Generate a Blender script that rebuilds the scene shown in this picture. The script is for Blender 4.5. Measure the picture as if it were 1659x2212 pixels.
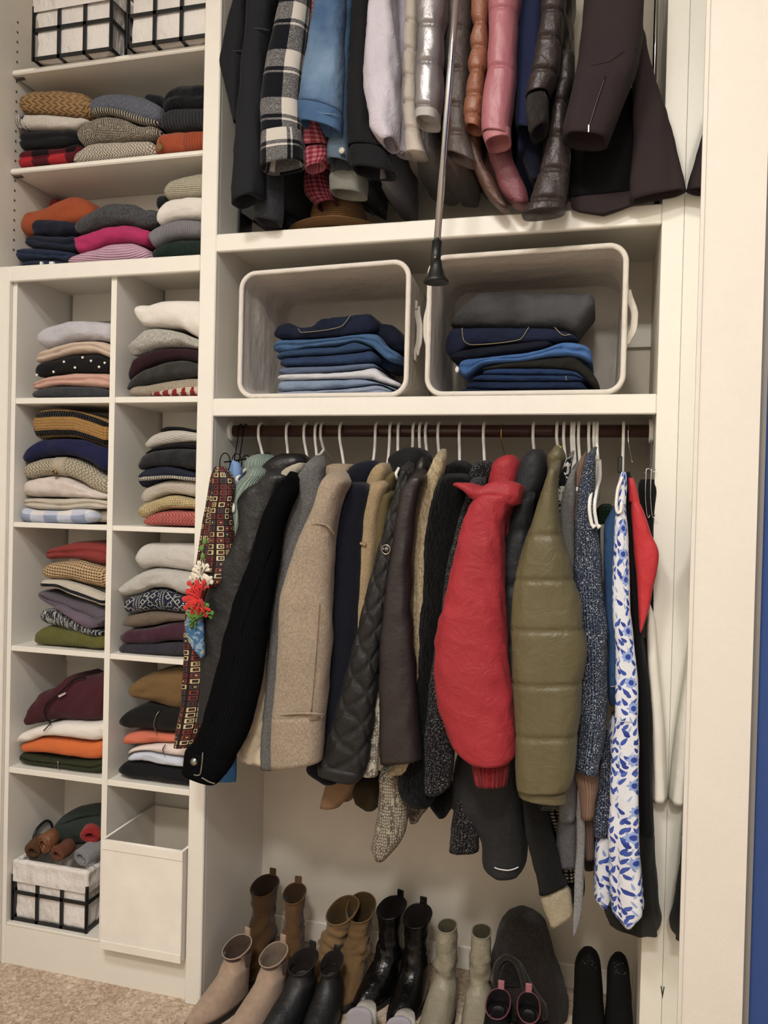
import bpy, math, random
import numpy as np

for o in list(bpy.data.objects): bpy.data.objects.remove(o, do_unlink=True)
SC = bpy.context.scene
COL = SC.collection

# ------------------------------------------------------------------ camera
W, H = 1659, 2212
FPX, YAW, PITCH, ROLL, CAMH, CAMD = 1761.3, 0.26534, -0.0130, 0.02392, 1.5116, 2.2
cyw, syw, cp, sp, cr, sr = math.cos(YAW), math.sin(YAW), math.cos(PITCH), math.sin(PITCH), math.cos(ROLL), math.sin(ROLL)
R0 = np.array([cyw, syw, 0.0]); U0 = np.array([syw*sp, -cyw*sp, cp]); FWD = np.array([-syw*cp, cyw*cp, sp])
RIGHT = cr*R0 + sr*U0; UP = -sr*R0 + cr*U0
CAMP = np.array([0.0, -CAMD, CAMH])
cam = bpy.data.cameras.new('camera'); camo = bpy.data.objects.new('camera', cam); COL.objects.link(camo)
from mathutils import Matrix, Vector
camo.matrix_world = Matrix(((RIGHT[0], UP[0], -FWD[0], CAMP[0]), (RIGHT[1], UP[1], -FWD[1], CAMP[1]), (RIGHT[2], UP[2], -FWD[2], CAMP[2]), (0, 0, 0, 1)))
cam.sensor_fit = 'HORIZONTAL'; cam.sensor_width = 36.0; cam.lens = 36.0*FPX/W; cam.clip_start = 0.05
SC.camera = camo

# ------------------------------------------------------------------ world, light, exposure
wd = bpy.data.worlds.new('world'); SC.world = wd; wd.use_nodes = True
wd.node_tree.nodes['Background'].inputs[0].default_value = (1.0, 0.94, 0.86, 1); wd.node_tree.nodes['Background'].inputs[1].default_value = 0.25
def area(name, loc, rot, size, power, col):
    l = bpy.data.lights.new(name, 'AREA'); l.shape = 'DISK'; l.size = size; l.energy = power; l.color = col
    o = bpy.data.objects.new(name, l); COL.objects.link(o); o.location = loc; o.rotation_euler = rot
    return o
area('ceiling_light', (-0.85, -2.35, 3.68), (0, 0, 0), 0.5, 54, (1.0, 0.965, 0.925))
area('fill_light_far', (-0.1, -3.55, 3.68), (0, 0, 0), 0.5, 80, (1.0, 0.965, 0.925))  # added fill lamp behind the camera, lifts shade under the hanging clothes
vs = SC.view_settings; vs.view_transform = 'Standard'; vs.look = 'None'; vs.gamma = 1.0; vs.use_curve_mapping = False; vs.exposure = 0.12

# ------------------------------------------------------------------ pixel <-> place
def P(px, py, Y):
    d = FWD + (px-W/2)/FPX*RIGHT - (py-H/2)/FPX*UP
    t = (Y+CAMD)/d[1]
    return CAMP + t*d
def PZ(px, py, Z):
    d = FWD + (px-W/2)/FPX*RIGHT - (py-H/2)/FPX*UP
    return CAMP + (Z-CAMH)/d[2]*d
class Zm:                      # coordinates read in a magnified view of the photograph
    def __init__(s, ox, oy, k): s.ox, s.oy, s.k = ox, oy, k
    def __call__(s, pts): return [(s.ox+x*s.k, s.oy+y*s.k) for x, y in pts]
    def rows(s, rows): yy = lambda v: tuple(s.oy+q*s.k for q in v) if isinstance(v, tuple) else s.oy+v*s.k; return [(yy(r[0]), s.ox+r[1]*s.k, s.ox+r[2]*s.k)+tuple(r[3:]) for r in rows]
K48 = 480/1659
z1, z2, z3, z4 = Zm(0, 0, K48), Zm(0, 580, K48), Zm(0, 1130, K48), Zm(0, 1640, K48)
z5, z6 = Zm(440, 0, 560/1659), Zm(900, 0, 660/1659)
z7, z8 = Zm(440, 460, 560/1659), Zm(880, 460, 680/1659)
zA, zB, zC = Zm(360, 880, 400/1659), Zm(700, 880, 400/1659), Zm(1040, 880, 440/1659)
zD, zE, zF = Zm(360, 1280, 440/1659), Zm(640, 1280, 480/1659), Zm(1040, 1280, 500/1495)

def pchip(x, y, q):
    x = np.asarray(x, float); y = np.asarray(y, float); q = np.asarray(q, float)
    o = np.argsort(x, kind='stable'); x = x[o]; y = y[o]
    keep = np.concatenate(([True], np.diff(x) > 1e-9)); x = x[keep]; y = y[keep]
    if len(x) == 1: return np.full(q.shape, y[0])
    q = np.clip(q, x[0], x[-1])
    h = np.diff(x); dl = np.diff(y)/h; n = len(x)
    m = np.zeros(n); m[0] = dl[0]; m[-1] = dl[-1]
    for i in range(1, n-1):
        if dl[i-1]*dl[i] > 0:
            w1 = 2*h[i]+h[i-1]; w2 = h[i]+2*h[i-1]
            m[i] = (w1+w2)/(w1/dl[i-1]+w2/dl[i])
    k = np.clip(np.searchsorted(x, q, side='right')-1, 0, n-2)
    t = (q-x[k])/h[k]
    return (2*t**3-3*t**2+1)*y[k]+(t**3-2*t**2+t)*h[k]*m[k]+(-2*t**3+3*t**2)*y[k+1]+(t**3-t**2)*h[k]*m[k+1]

def fbm(Pts, freq, seed, n=14):
    rng = np.random.default_rng(seed); f = np.asarray(freq, float)*np.ones(3)
    s = np.zeros(Pts.shape[:-1])
    for i in range(n):
        w = rng.normal(size=3); w /= np.linalg.norm(w); k = 2*np.pi*f*w*rng.uniform(.5, 1.8)
        s += np.sin(Pts @ k + rng.uniform(0, 6.28))*rng.uniform(.5, 1)
    return s/math.sqrt(n)

# ------------------------------------------------------------------ geometry: (verts, faces, uv per loop)
def grid(Pg, UVg=None, closed=True, cap0=True, cap1=True):
    n, m = Pg.shape[:2]
    V = Pg.reshape(-1, 3); F = []; UV = []
    mm = m if closed else m-1
    if UVg is None:
        UVg = np.zeros((n, m+1, 2))
    i = np.arange(n-1)[:, None]; j = np.arange(mm)[None, :]; j2 = (j+1) % m
    q = np.stack([(i*m+j), (i*m+j2), ((i+1)*m+j2), ((i+1)*m+j)], -1).reshape(-1, 4)
    jj = j+1 if UVg.shape[1] > m or not closed else j2
    ii = np.broadcast_to(i, (n-1, mm)); jb = np.broadcast_to(j, (n-1, mm)); jn = np.broadcast_to(jj, (n-1, mm))
    uvq = np.stack([UVg[ii, jb], UVg[ii, jn], UVg[ii+1, jn], UVg[ii+1, jb]], 2).reshape(-1, 2)
    F = q.tolist(); UV = [uvq]
    extra = []
    for flag, r, flip in ((cap0, 0, False), (cap1, n-1, True)):
        if flag and closed:
            c = len(V)+len(extra); extra.append(Pg[r].mean(0))
            for k in range(m):
                a, b = r*m+k, r*m+(k+1) % m
                F.append([c, b, a] if not flip else [c, a, b]); u = UVg[r, k]; UV.append(np.array([u, u, u]))
    if extra: V = np.vstack([V, np.array(extra)])
    return V, F, np.vstack(UV)
def join(*gs):
    V = []; F = []; UV = []; b = 0
    for v, f, u in gs:
        V.append(v); F += [[i+b for i in q] for q in f]; UV.append(u); b += len(v)
    return np.vstack(V), F, np.vstack(UV)
def box(x0, x1, y0, y1, z0, z1, bev=0.0):
    b = bev
    if b <= 0:
        V = np.array([(x, y, z) for z in (z0, z1) for y in (y0, y1) for x in (x0, x1)], float)
        F = [[0, 2, 3, 1], [4, 5, 7, 6], [0, 1, 5, 4], [2, 6, 7, 3], [0, 4, 6, 2], [1, 3, 7, 5]]
        uv = np.array([[V[i][0]+V[i][1], V[i][2]] for f in F for i in f])
        return V, F, uv
    xs = (x0, x1); ys = (y0, y1); zs = (z0, z1); V = []; idx = {}
    for ix in (0, 1):
        for iy in (0, 1):
            for iz in (0, 1):
                s = (1-2*ix, 1-2*iy, 1-2*iz); p = (xs[ix], ys[iy], zs[iz])
                for a in range(3):
                    q = [p[k]+(0 if k == a else s[k]*b) for k in range(3)]
                    idx[(ix, iy, iz, a)] = len(V); V.append(q)
    F = []
    for a in range(3):
        o1, o2 = (a+1) % 3, (a+2) % 3
        for sd in (0, 1):
            loop = []
            for c in ((0, 0), (1, 0), (1, 1), (0, 1)):
                k = [0, 0, 0]; k[a] = sd; k[o1] = c[0]; k[o2] = c[1]; loop.append(idx[(*k, a)])
            F.append(loop if sd else loop[::-1])
        for c in ((0, 0), (1, 0), (1, 1), (0, 1)):      # edges along axis a
            k0 = [0, 0, 0]; k0[o1] = c[0]; k0[o2] = c[1]; k1 = list(k0); k1[a] = 1
            f = [idx[(*k0, o1)], idx[(*k1, o1)], idx[(*k1, o2)], idx[(*k0, o2)]]
            F.append(f if (c[0] == c[1]) else f[::-1])
    for ix in (0, 1):
        for iy in (0, 1):
            for iz in (0, 1):
                f = [idx[(ix, iy, iz, a)] for a in range(3)]
                F.append(f if (ix+iy+iz) % 2 else f[::-1])
    V = np.array(V, float)
    return V, F, np.array([[V[i][0]+V[i][1], V[i][2]] for f in F for i in f])
def frames(path):
    path = np.asarray(path, float); T = np.gradient(path, axis=0); T /= np.linalg.norm(T, axis=1)[:, None]+1e-12
    ref = np.array([1.0, 0, 0]) if abs(T[0][0]) < .9 else np.array([0, 1.0, 0])
    n = np.cross(T[0], ref); n /= np.linalg.norm(n); N = [n]
    for t in T[1:]:
        n = N[-1]-t*np.dot(N[-1], t); n /= np.linalg.norm(n); N.append(n)
    N = np.array(N); return T, N, np.cross(T, N)
def smooth_path(pts, n):
    pts = np.asarray(pts, float); s = np.concatenate(([0], np.cumsum(np.linalg.norm(np.diff(pts, axis=0), axis=1))))
    q = np.linspace(0, s[-1], n); return np.stack([pchip(s, pts[:, k], q) for k in range(3)], 1)
def tube(path, r, m=10, caps=True, n=None, r2=None, closed=False):
    path = np.asarray(path, float)
    if n: path = smooth_path(path, n)
    if closed: path = np.vstack([path, path[:1]])
    T, N, B = frames(path)
    r = np.broadcast_to(np.asarray(r, float), (len(path),)); r2_ = r if r2 is None else np.broadcast_to(np.asarray(r2, float), (len(path),))
    th = np.linspace(0, 2*np.pi, m, endpoint=False)
    G = path[:, None]+N[:, None]*(np.cos(th)[None, :, None]*r[:, None, None])+B[:, None]*(np.sin(th)[None, :, None]*r2_[:, None, None])
    L = np.concatenate(([0], np.cumsum(np.linalg.norm(np.diff(path, axis=0), axis=1))))
    UV = np.zeros((len(path), m+1, 2)); UV[..., 0] = np.linspace(0, 1, m+1)[None]*2*np.pi*r.mean(); UV[..., 1] = L[:, None]
    return grid(G, UV, True, caps, caps)
def lathe(prof, c, m=32, axis=(0, 0, 1)):
    prof = np.asarray(prof, float); th = np.linspace(0, 2*np.pi, m, endpoint=False)
    ax = np.array(axis, float); ax /= np.linalg.norm(ax); a = np.cross(ax, [0, 1, 0]) if abs(ax[1]) < .9 else np.cross(ax, [1, 0, 0]); a /= np.linalg.norm(a); b = np.cross(ax, a)
    G = np.array(c)[None, None]+prof[:, None, 1, None]*ax+prof[:, None, 0, None]*(np.cos(th)[None, :, None]*a+np.sin(th)[None, :, None]*b)
    UV = np.zeros((len(prof), m+1, 2)); UV[..., 0] = np.linspace(0, 1, m+1)*.5; UV[..., 1] = np.arange(len(prof))[:, None]*.02
    return grid(G, UV, True, prof[0][0] > 1e-6, prof[-1][0] > 1e-6)
def ball(c, r, m=12):
    k = np.linspace(-np.pi/2, np.pi/2, m//2+2)
    r = np.ones(3)*r
    V, F, U = lathe([(max(math.cos(t), 1e-4), math.sin(t)) for t in k], (0, 0, 0), m)
    return V*r+np.array(c), F, U
def slab(poly, th, axis=1, at=0.0):
    """a flat outline (list of 2-D points) given thickness; axis 1: points are X,Z at Y=at..at+th"""
    n = len(poly); V = []
    for s in (0, th):
        for a, b in poly:
            V.append((a, at+s, b) if axis == 1 else ((at+s, a, b) if axis == 0 else (a, b, at+s)))
    F = [list(range(n))[::-1], list(range(n, 2*n))]+[[i, (i+1) % n, n+(i+1) % n, n+i] for i in range(n)]
    V = np.array(V, float)
    return V, F, np.array([[V[i][0], V[i][2]] for f in F for i in f])

# ------------------------------------------------------------------ things and parts
def mk(name, g, mat, loc, parent=None, smooth=True):
    V, F, UV = g
    me = bpy.data.meshes.new(name); me.from_pydata((V-np.asarray(loc)).tolist(), [], F)
    if smooth: me.polygons.foreach_set('use_smooth', [True]*len(me.polygons))
    ul = me.uv_layers.new(name='UVMap')
    if len(UV) == len(me.loops): ul.data.foreach_set('uv', np.asarray(UV, np.float32).ravel())
    if mat: me.materials.append(mat)
    o = bpy.data.objects.new(name, me); COL.objects.link(o)
    if parent is not None: o.parent = parent
    else: o.location = loc
    return o
def base_of(Vs):
    V = np.vstack(Vs); lo, hi = V.min(0), V.max(0)
    return np.array([(lo[0]+hi[0])/2, (lo[1]+hi[1])/2, lo[2]])
class Thing:
    def __init__(s, name): s.name = name; s.parts = []
    def add(s, name, g, mat, sub=None, label=None, smooth=True, kind=None):
        s.parts.append((name, g, mat, sub, label, smooth, kind)); return len(s.parts)-1
    def done(s, label=None, cat=None, group=None, kind=None):
        loc = base_of([p[1][0] for p in s.parts])
        if len(s.parts) == 1:
            p = s.parts[0]; root = mk(s.name, p[1], p[2], loc, None, p[5])
        else:
            root = bpy.data.objects.new(s.name, None); COL.objects.link(root); root.location = loc; root.empty_display_size = .05
            obs = []
            for nm, g, m, sub, lb, sm, kd in s.parts:
                o = mk(nm, g, m, loc, root if sub is None else obs[sub], sm); obs.append(o)
                if lb: o['label'] = lb
                if kd: o['kind'] = kd
        if label: root['label'] = label
        if cat: root['category'] = cat
        if group: root['group'] = group
        if kind: root['kind'] = kind
        s.root = root
        return root
def struct(name, g, mat, label=None, smooth=False):
    o = mk(name, g, mat, base_of([g[0]]), None, smooth); o['kind'] = 'structure'
    if label: o['label'] = label
    return o
def shade_flat_box(o): pass
# ------------------------------------------------------------------ materials
def lin(h, k=1.0):
    if not isinstance(h, str): return tuple(h)+((1,) if len(h) == 3 else ())
    v = [int(h[i:i+2], 16)/255 for i in (0, 2, 4)]
    v = [c/12.92 if c <= .04045 else ((c+.055)/1.055)**2.4 for c in v]
    lu = .3*v[0]+.55*v[1]+.15*v[2]; g = 1.03 if lu > .4 else (.96 if lu > .2 else (.9 if lu > .06 else .8))      # tone tuned by lightness: darks scaled down, palest lifted slightly
    return tuple(min(.9, (lu+(c-lu)*.87)*k*g) for c in v)+(1,)
MATS = {}
class NT:
    def __init__(s, name, rough=.9, sheen=0., spec=.3, metal=0.):
        m = bpy.data.materials.new(name); m.use_nodes = True; s.m = m; s.t = m.node_tree; s.t.nodes.clear()
        s.out = s.t.nodes.new('ShaderNodeOutputMaterial'); s.b = s.t.nodes.new('ShaderNodeBsdfPrincipled')
        s.t.links.new(s.b.outputs[0], s.out.inputs[0]); I = s.b.inputs
        I['Roughness'].default_value = rough; I['Metallic'].default_value = metal; I['Specular IOR Level'].default_value = spec
        if sheen: I['Sheen Weight'].default_value = sheen*.3; I['Sheen Roughness'].default_value = .5
        tc = s.t.nodes.new('ShaderNodeTexCoord'); s.obj = tc.outputs['Object']; s.uv = tc.outputs['UV']; s._u = None
    def link(s, v, sock):
        if hasattr(v, 'links') or hasattr(v, 'is_output'): s.t.links.new(v, sock)
        else: sock.default_value = v
    def n(s, typ, props=None, **ins):
        nd = s.t.nodes.new('ShaderNode'+typ)
        for k, v in (props or {}).items(): setattr(nd, k, v)
        for k, v in ins.items():
            key = int(k[1:]) if k[0] == 'i' and k[1:].isdigit() else k.replace('_', ' ')
            s.link(v, nd.inputs[key])
        return nd
    def math(s, op, a, b=0., c=0.):
        nd = s.t.nodes.new('ShaderNodeMath'); nd.operation = op
        s.link(a, nd.inputs[0]); s.link(b, nd.inputs[1]); s.link(c, nd.inputs[2]); return nd.outputs[0]
    def u(s):
        if s._u is None:
            sx = s.n('SeparateXYZ', i0=s.uv); s._u = (sx.outputs[0], sx.outputs[1])
        return s._u
    def noise(s, sc, det=2., vec=None, rough=.5, stretch=None, dist=0.):
        v = s.obj if vec is None else vec
        if stretch:
            v = s.n('Mapping', i0=v, Scale=stretch).outputs[0]
        return s.n('TexNoise', Vector=v, Scale=sc, Detail=det, Roughness=rough, Distortion=dist).outputs[0]
    def voro(s, sc, vec=None, feat='F1', out=0, rnd=1.0, stretch=None, metric='EUCLIDEAN'):
        v = s.obj if vec is None else vec
        if stretch: v = s.n('Mapping', i0=v, Scale=stretch).outputs[0]
        nd = s.n('TexVoronoi', {'feature': feat, 'distance': metric}, Vector=v, Scale=sc, Randomness=rnd); return nd.outputs[out]
    def ramp(s, f, stops, interp='LINEAR'):
        nd = s.t.nodes.new('ShaderNodeValToRGB'); s.link(f, nd.inputs[0]); cr_ = nd.color_ramp; cr_.interpolation = interp
        while len(cr_.elements) < len(stops): cr_.elements.new(.5)
        for e, (p, c) in zip(cr_.elements, stops): e.position = p; e.color = lin(c) if isinstance(c, str) else c
        return nd.outputs[0]
    def mix(s, f, a, b, mode='MIX'):
        nd = s.t.nodes.new('ShaderNodeMix'); nd.data_type = 'RGBA'; nd.blend_type = mode
        s.link(f, nd.inputs[0]); s.link(lin(a) if isinstance(a, str) else a, nd.inputs[6]); s.link(lin(b) if isinstance(b, str) else b, nd.inputs[7]); return nd.outputs[2]
    def wave(s, axis, period, dist=0., vec=None, prof='SIN', dscale=1.0):
        return s.n('TexWave', {'wave_type': 'BANDS', 'bands_direction': axis, 'wave_profile': prof}, Vector=s.uv if vec is None else vec, Scale=.31416/period, Distortion=dist, Detail=1., i4=dscale).outputs[1]
    def fr(s, x, period, off=0.):
        return s.math('FRACT', s.math('ADD', s.math('DIVIDE', x, period), off))
    def band(s, x, period, lo, hi, off=0.):
        f = s.fr(x, period, off); return s.math('MULTIPLY', s.math('GREATER_THAN', f, lo), s.math('LESS_THAN', f, hi))
    def col(s, c): s.link(lin(c) if isinstance(c, str) else c, s.b.inputs['Base Color']); return s
    def bump(s, h, st=.4, d=.003):
        nd = s.n('Bump', Height=h, Strength=st, Distance=d)
        if s.b.inputs['Normal'].is_linked:
            prev = s.b.inputs['Normal'].links[0].from_socket; s.t.links.new(prev, nd.inputs['Normal'])
        s.t.links.new(nd.outputs[0], s.b.inputs['Normal']); return s
def cached(f):
    def g(*a, **k):
        key = (f.__name__,)+a+tuple(sorted(k.items()))
        if key not in MATS: MATS[key] = f(*a, **k)
        return MATS[key]
    return g
def var(s, c, amt=.18, sc=260, big=.12):
    """cloth colour with fine fibre flecks and slow unevenness"""
    a = s.noise(sc, 3.); b = s.noise(9, 2.)
    k = s.math('ADD', s.math('MULTIPLY', s.math('SUBTRACT', a, .5), amt*2.4), s.math('MULTIPLY', s.math('SUBTRACT', b, .5), big*2))
    k = s.math('ADD', k, 1.0)
    return s.mix(1.0, c, s.n('CombineColor', i0=k, i1=k, i2=k).outputs[0], 'MULTIPLY')
@cached
def cloth(c, amt=.16, rough=.92, sheen=.25, bump=.35, sc=300, fold=.25):
    s = NT('cloth', rough, sheen, .2); s.col(var(s, lin(c), amt, sc)); s.bump(s.noise(sc*1.4, 2.), bump, .0012); s.bump(s.noise(22, 3., stretch=(1, 1, .6)), fold, .02); return s.m
@cached
def fuzzy(c, amt=.25, c2=None, bump=.9, stretch=1.0, sc=230, sheen=.6):
    s = NT('fuzzy_knit', 1.0, sheen, .1)
    base = lin(c) if c2 is None else s.mix(s.ramp(s.noise(sc, 4., rough=.7), [(.4, (0, 0, 0, 1)), (.6, (1, 1, 1, 1))]), c, c2)
    s.col(var(s, base, amt, sc)); s.bump(s.noise(sc*.9, 4., rough=.7, stretch=(1, 1, stretch)), bump, .004); s.bump(s.noise(40, 3.), .3, .015); return s.m
@cached
def knit(c, c2=None, pu=.006, pv=.006, st=.7, amt=.14, d=.003, fleck=.5, sheen=.3):
    """stitch rows: ribs across u, rows along v"""
    s = NT('knit', .95, sheen, .15); a = s.wave('X', pu, .6, dscale=30.); b = s.wave('Y', pv, .6, dscale=30.); h = s.math('MULTIPLY', a, s.math('ADD', b, .4))
    base = lin(c)
    if c2: base = s.mix(s.math('GREATER_THAN', s.math('ADD', s.math('MULTIPLY', h, .6), s.math('MULTIPLY', s.noise(170, 2.), .9)), fleck+.25), c, c2)
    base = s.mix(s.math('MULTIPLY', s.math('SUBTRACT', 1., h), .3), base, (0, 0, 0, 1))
    s.col(var(s, base, amt)); s.bump(h, st, d); s.bump(s.noise(35, 2.), .2, .015); return s.m
@cached
def rib(c, period=.006, axis='X', st=.8, c2=None, amt=.12, d=.004, dark=.35):
    s = NT('ribbed_knit', .95, .3, .15); a = s.wave(axis, period, .5, dscale=12.)
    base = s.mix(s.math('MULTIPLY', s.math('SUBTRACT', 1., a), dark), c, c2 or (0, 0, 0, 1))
    s.col(var(s, base, amt)); s.bump(a, st, d); s.bump(s.noise(300, 2.), .25, .001); return s.m
@cached
def cable(c, pu=.035, st=1.0, dk=.35, pv=.02):
    s = NT('cable_knit', .95, .3, .15); u, v = s.u()
    ph = s.math('MULTIPLY', s.math('SINE', s.math('MULTIPLY', v, 6.283/pv)), .22)
    a = s.math('ABSOLUTE', s.math('SINE', s.math('ADD', s.math('MULTIPLY', u, 3.1416*2/pu), s.math('MULTIPLY', ph, 4.))))
    b = s.wave('X', .006, .3); h = s.math('ADD', a, s.math('MULTIPLY', b, .25))
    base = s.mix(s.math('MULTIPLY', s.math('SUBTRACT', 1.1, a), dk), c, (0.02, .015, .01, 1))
    s.col(var(s, base, .1)); s.bump(h, st, .006); s.bump(s.noise(260, 2.), .3, .001); return s.m
@cached
def mesh_knit(c, hole='3a2a1c', p=.012, st=1.):
    s = NT('open_knit', .95, .2, .15); u, v = s.u()
    a = s.math('SINE', s.math('MULTIPLY', s.math('ADD', u, v), 6.283/p)); b = s.math('SINE', s.math('MULTIPLY', s.math('SUBTRACT', u, v), 6.283/p)); h = s.math('MULTIPLY', a, b)
    hole_ = s.math('GREATER_THAN', h, .35)
    s.col(var(s, s.mix(s.math('MULTIPLY', hole_, .85), c, hole), .14)); s.bump(s.math('MULTIPLY', h, -1.), st, .004); return s.m
@cached
def tweed(c, c2, c3=None, p=.007, fl=.5):
    s = NT('tweed', .95, .2, .15); u, v = s.u()
    a = s.wave('X', p, 1.2, dscale=25.); b = s.wave('Y', p*.8, 1.2, dscale=25.); n_ = s.noise(190, 2.)
    f = s.math('GREATER_THAN', s.math('ADD', s.math('MULTIPLY', s.math('MULTIPLY', a, b), 1.0), s.math('MULTIPLY', n_, .8)), fl+.25)
    base = s.mix(f, c, c2)
    if c3: base = s.mix(s.math('GREATER_THAN', s.noise(330, 1.), .62), base, c3)
    s.col(var(s, base, .15)); s.bump(s.math('ADD', s.math('MULTIPLY', a, b), n_), .8, .004); return s.m
@cached
def marl(c, c2, st=.8, axis='X'):
    """streaky two-tone yarn"""
    s = NT('marled_knit', .95, .3, .15)
    n_ = s.noise(210, 3., vec=s.uv, stretch=(1, .18, 1) if axis == 'X' else (.18, 1, 1)); m_ = s.noise(420, 1.)
    f = s.math('GREATER_THAN', s.math('ADD', n_, s.math('MULTIPLY', m_, .35)), .7); w = s.wave(axis, .005, 1.)
    s.col(var(s, s.mix(f, c, c2), .12)); s.bump(s.math('ADD', w, n_), st, .004); return s.m
@cached
def denim(c, c2=None, wash=.5, st=.5, amt=.2):
    s = NT('denim', .9, .08, .2); n_ = s.noise(480, 2., stretch=(1, 1, .25)); b = s.noise(7, 3.)
    base = s.mix(s.math('MULTIPLY', s.ramp(b, [(.35, (0, 0, 0, 1)), (.7, (1, 1, 1, 1))]), wash), c, c2 or c)
    s.col(var(s, base, amt, 420, .15)); s.bump(n_, st, .001); s.bump(s.noise(26, 3.), .4, .02); return s.m
@cached
def leather(c, rough=.42, st=.35, amt=.12, spec=.5, wr=.5):
    s = NT('leather', rough, 0, spec); v = s.voro(420, feat='DISTANCE_TO_EDGE'); s.col(var(s, lin(c), amt, 40)); s.bump(v, st, .0008); s.bump(s.noise(30, 4., rough=.6), wr, .012)
    s.link(s.math('ADD', s.math('MULTIPLY', s.noise(18, 3.), .25), rough-.1), s.b.inputs['Roughness']); return s.m
@cached
def suede(c, amt=.2):
    s = NT('suede', 1., .5, .1); s.col(var(s, lin(c), amt, 60, .2)); s.bump(s.noise(300, 4.), .4, .001); s.bump(s.noise(28, 3.), .3, .012); return s.m
@cached
def nylon(c, rough=.45, wr=.6, sheen=.1, spec=.45, sc=30):
    s = NT('nylon', rough, sheen, spec); s.col(var(s, lin(c), .05, 200, .1)); n_ = s.noise(sc, 4., rough=.62, dist=1.2); s.bump(n_, wr, .014); s.bump(s.noise(sc*3.2, 3., dist=.8), wr*.35, .005); return s.m
@cached
def wool(c, amt=.35, c2=None, st=.5, fine=170):
    s = NT('wool', 1., .35, .1); f = s.noise(fine, 5., rough=.75, dist=.6)
    base = s.mix(s.ramp(f, [(.38, (0, 0, 0, 1)), (.62, (1, 1, 1, 1))]), c, c2) if c2 else lin(c)
    s.col(var(s, base, amt*.5, 330)); s.bump(f, st, .002); s.bump(s.noise(18, 2.), .2, .02); return s.m
@cached
def boucle(c, c2, st=1.):
    s = NT('boucle', 1., .3, .1); f = s.noise(210, 4., rough=.7, dist=2.5)
    s.col(var(s, s.mix(s.ramp(f, [(.36, (0, 0, 0, 1)), (.64, (1, 1, 1, 1))]), c, c2), .2)); s.bump(f, st, .005); return s.m
@cached
def fur(c, c2, st=1., stretch=.35, sc=190):
    s = NT('fur', 1., .3, .05); f = s.noise(sc, 4., rough=.7, stretch=(1, 1, stretch), dist=.5)
    s.col(var(s, s.mix(s.ramp(f, [(.35, (0, 0, 0, 1)), (.65, (1, 1, 1, 1))]), c, c2), .2)); s.bump(f, st, .008); return s.m
@cached
def corduroy(c, period=.0045):
    s = NT('corduroy', 1., 0., .06); w = s.wave('X', period, .2); s.col(var(s, s.mix(s.math('MULTIPLY', w, .3), c, '17181b'), .1)); s.bump(w, .8, .003); return s.m
@cached
def gingham(c, c2, p=.012, c3=None, fuzz=.3):
    s = NT('checked_cloth', .95, .2, .15); u, v = s.u()
    a = s.band(u, p, 0, .5); b = s.band(v, p, 0, .5); f = s.math('MULTIPLY', s.math('ADD', a, b), .5)
    s.col(var(s, s.ramp(f, [(.0, c), (.5, c3 or c), (1., c2)]) if c3 else s.mix(f, c, c2), .15)); s.bump(s.noise(300, 2.), fuzz, .001); return s.m
@cached
def plaid_flannel(dark, grey, white, p=.1):
    s = NT('plaid_flannel', 1., .3, .1); u, v = s.u()
    def tone(x, off): return s.math('ADD', s.band(x, p, .0, .36, off), s.band(x, p, .44, .485, off))
    a = tone(u, .15); b = tone(v, .1); f = s.math('MULTIPLY', s.math('ADD', a, b), .5); n_ = s.noise(500, 1.)
    f2 = s.math('ADD', f, s.math('MULTIPLY', s.math('SUBTRACT', n_, .5), .55))
    f2 = s.math('ADD', s.math('MULTIPLY', s.math('LESS_THAN', s.math('ABSOLUTE', s.math('SUBTRACT', f, .5)), .2), f2), s.math('MULTIPLY', s.math('GREATER_THAN', s.math('ABSOLUTE', s.math('SUBTRACT', f, .5)), .2), f))
    s.col(s.ramp(f2, [(.3, dark), (.5, grey), (.75, white)])); s.bump(n_, .3, .001); return s.m
@cached
def stripes(spec, axis='v', period=.1, st=.6, kn=.006):
    """spec: tuple of (upper limit, colour)"""
    s = NT('striped_knit', .95, .3, .15); u, v = s.u(); f = s.fr(v if axis == 'v' else u, period)
    st_ = []; lo = 0.
    for hi, c in spec: st_.append((lo, c)); lo = hi
    a = s.wave('X', kn, .4); b = s.wave('Y', kn, .4); h = s.math('MULTIPLY', a, s.math('ADD', b, .4))
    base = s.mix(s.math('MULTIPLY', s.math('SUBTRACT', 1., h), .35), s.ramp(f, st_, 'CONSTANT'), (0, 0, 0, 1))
    s.col(var(s, base, .15)); s.bump(h, st, .004); return s.m
@cached
def squares_print():
    s = NT('silk_squares', .6, .1, .3); u, v = s.u(); p = .0165
    fu, fv = s.fr(u, p), s.fr(v, p)
    d = s.math('MAXIMUM', s.math('ABSOLUTE', s.math('SUBTRACT', fu, .5)), s.math('ABSOLUTE', s.math('SUBTRACT', fv, .5)))
    iu = s.math('FLOOR', s.math('DIVIDE', u, p)); iv = s.math('FLOOR', s.math('DIVIDE', v, p))
    w = s.n('TexWhiteNoise', {'noise_dimensions': '2D'}, Vector=s.n('CombineXYZ', i0=iu, i1=iv).outputs[0])
    ring = s.ramp(w.outputs[0], [(0, 'c4ab78'), (.3, '7c2622'), (.5, 'b3935c'), (.6, '8a3322'), (.74, '483c40'), (.9, 'ccb98e')], 'CONSTANT')
    dot = s.ramp(s.math('FRACT', s.math('MULTIPLY', w.outputs[0], 7.3)), [(0, '3a2224'), (.5, 'b8a06c'), (.8, '6e2a26')], 'CONSTANT')
    c = s.mix(s.math('GREATER_THAN', d, .385), ring, '1a0f12'); c = s.mix(s.math('LESS_THAN', d, .25), c, '24171a'); c = s.mix(s.math('LESS_THAN', d, .12), c, dot)
    s.col(c); s.bump(s.noise(24, 3.), .4, .015); return s.m
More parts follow.
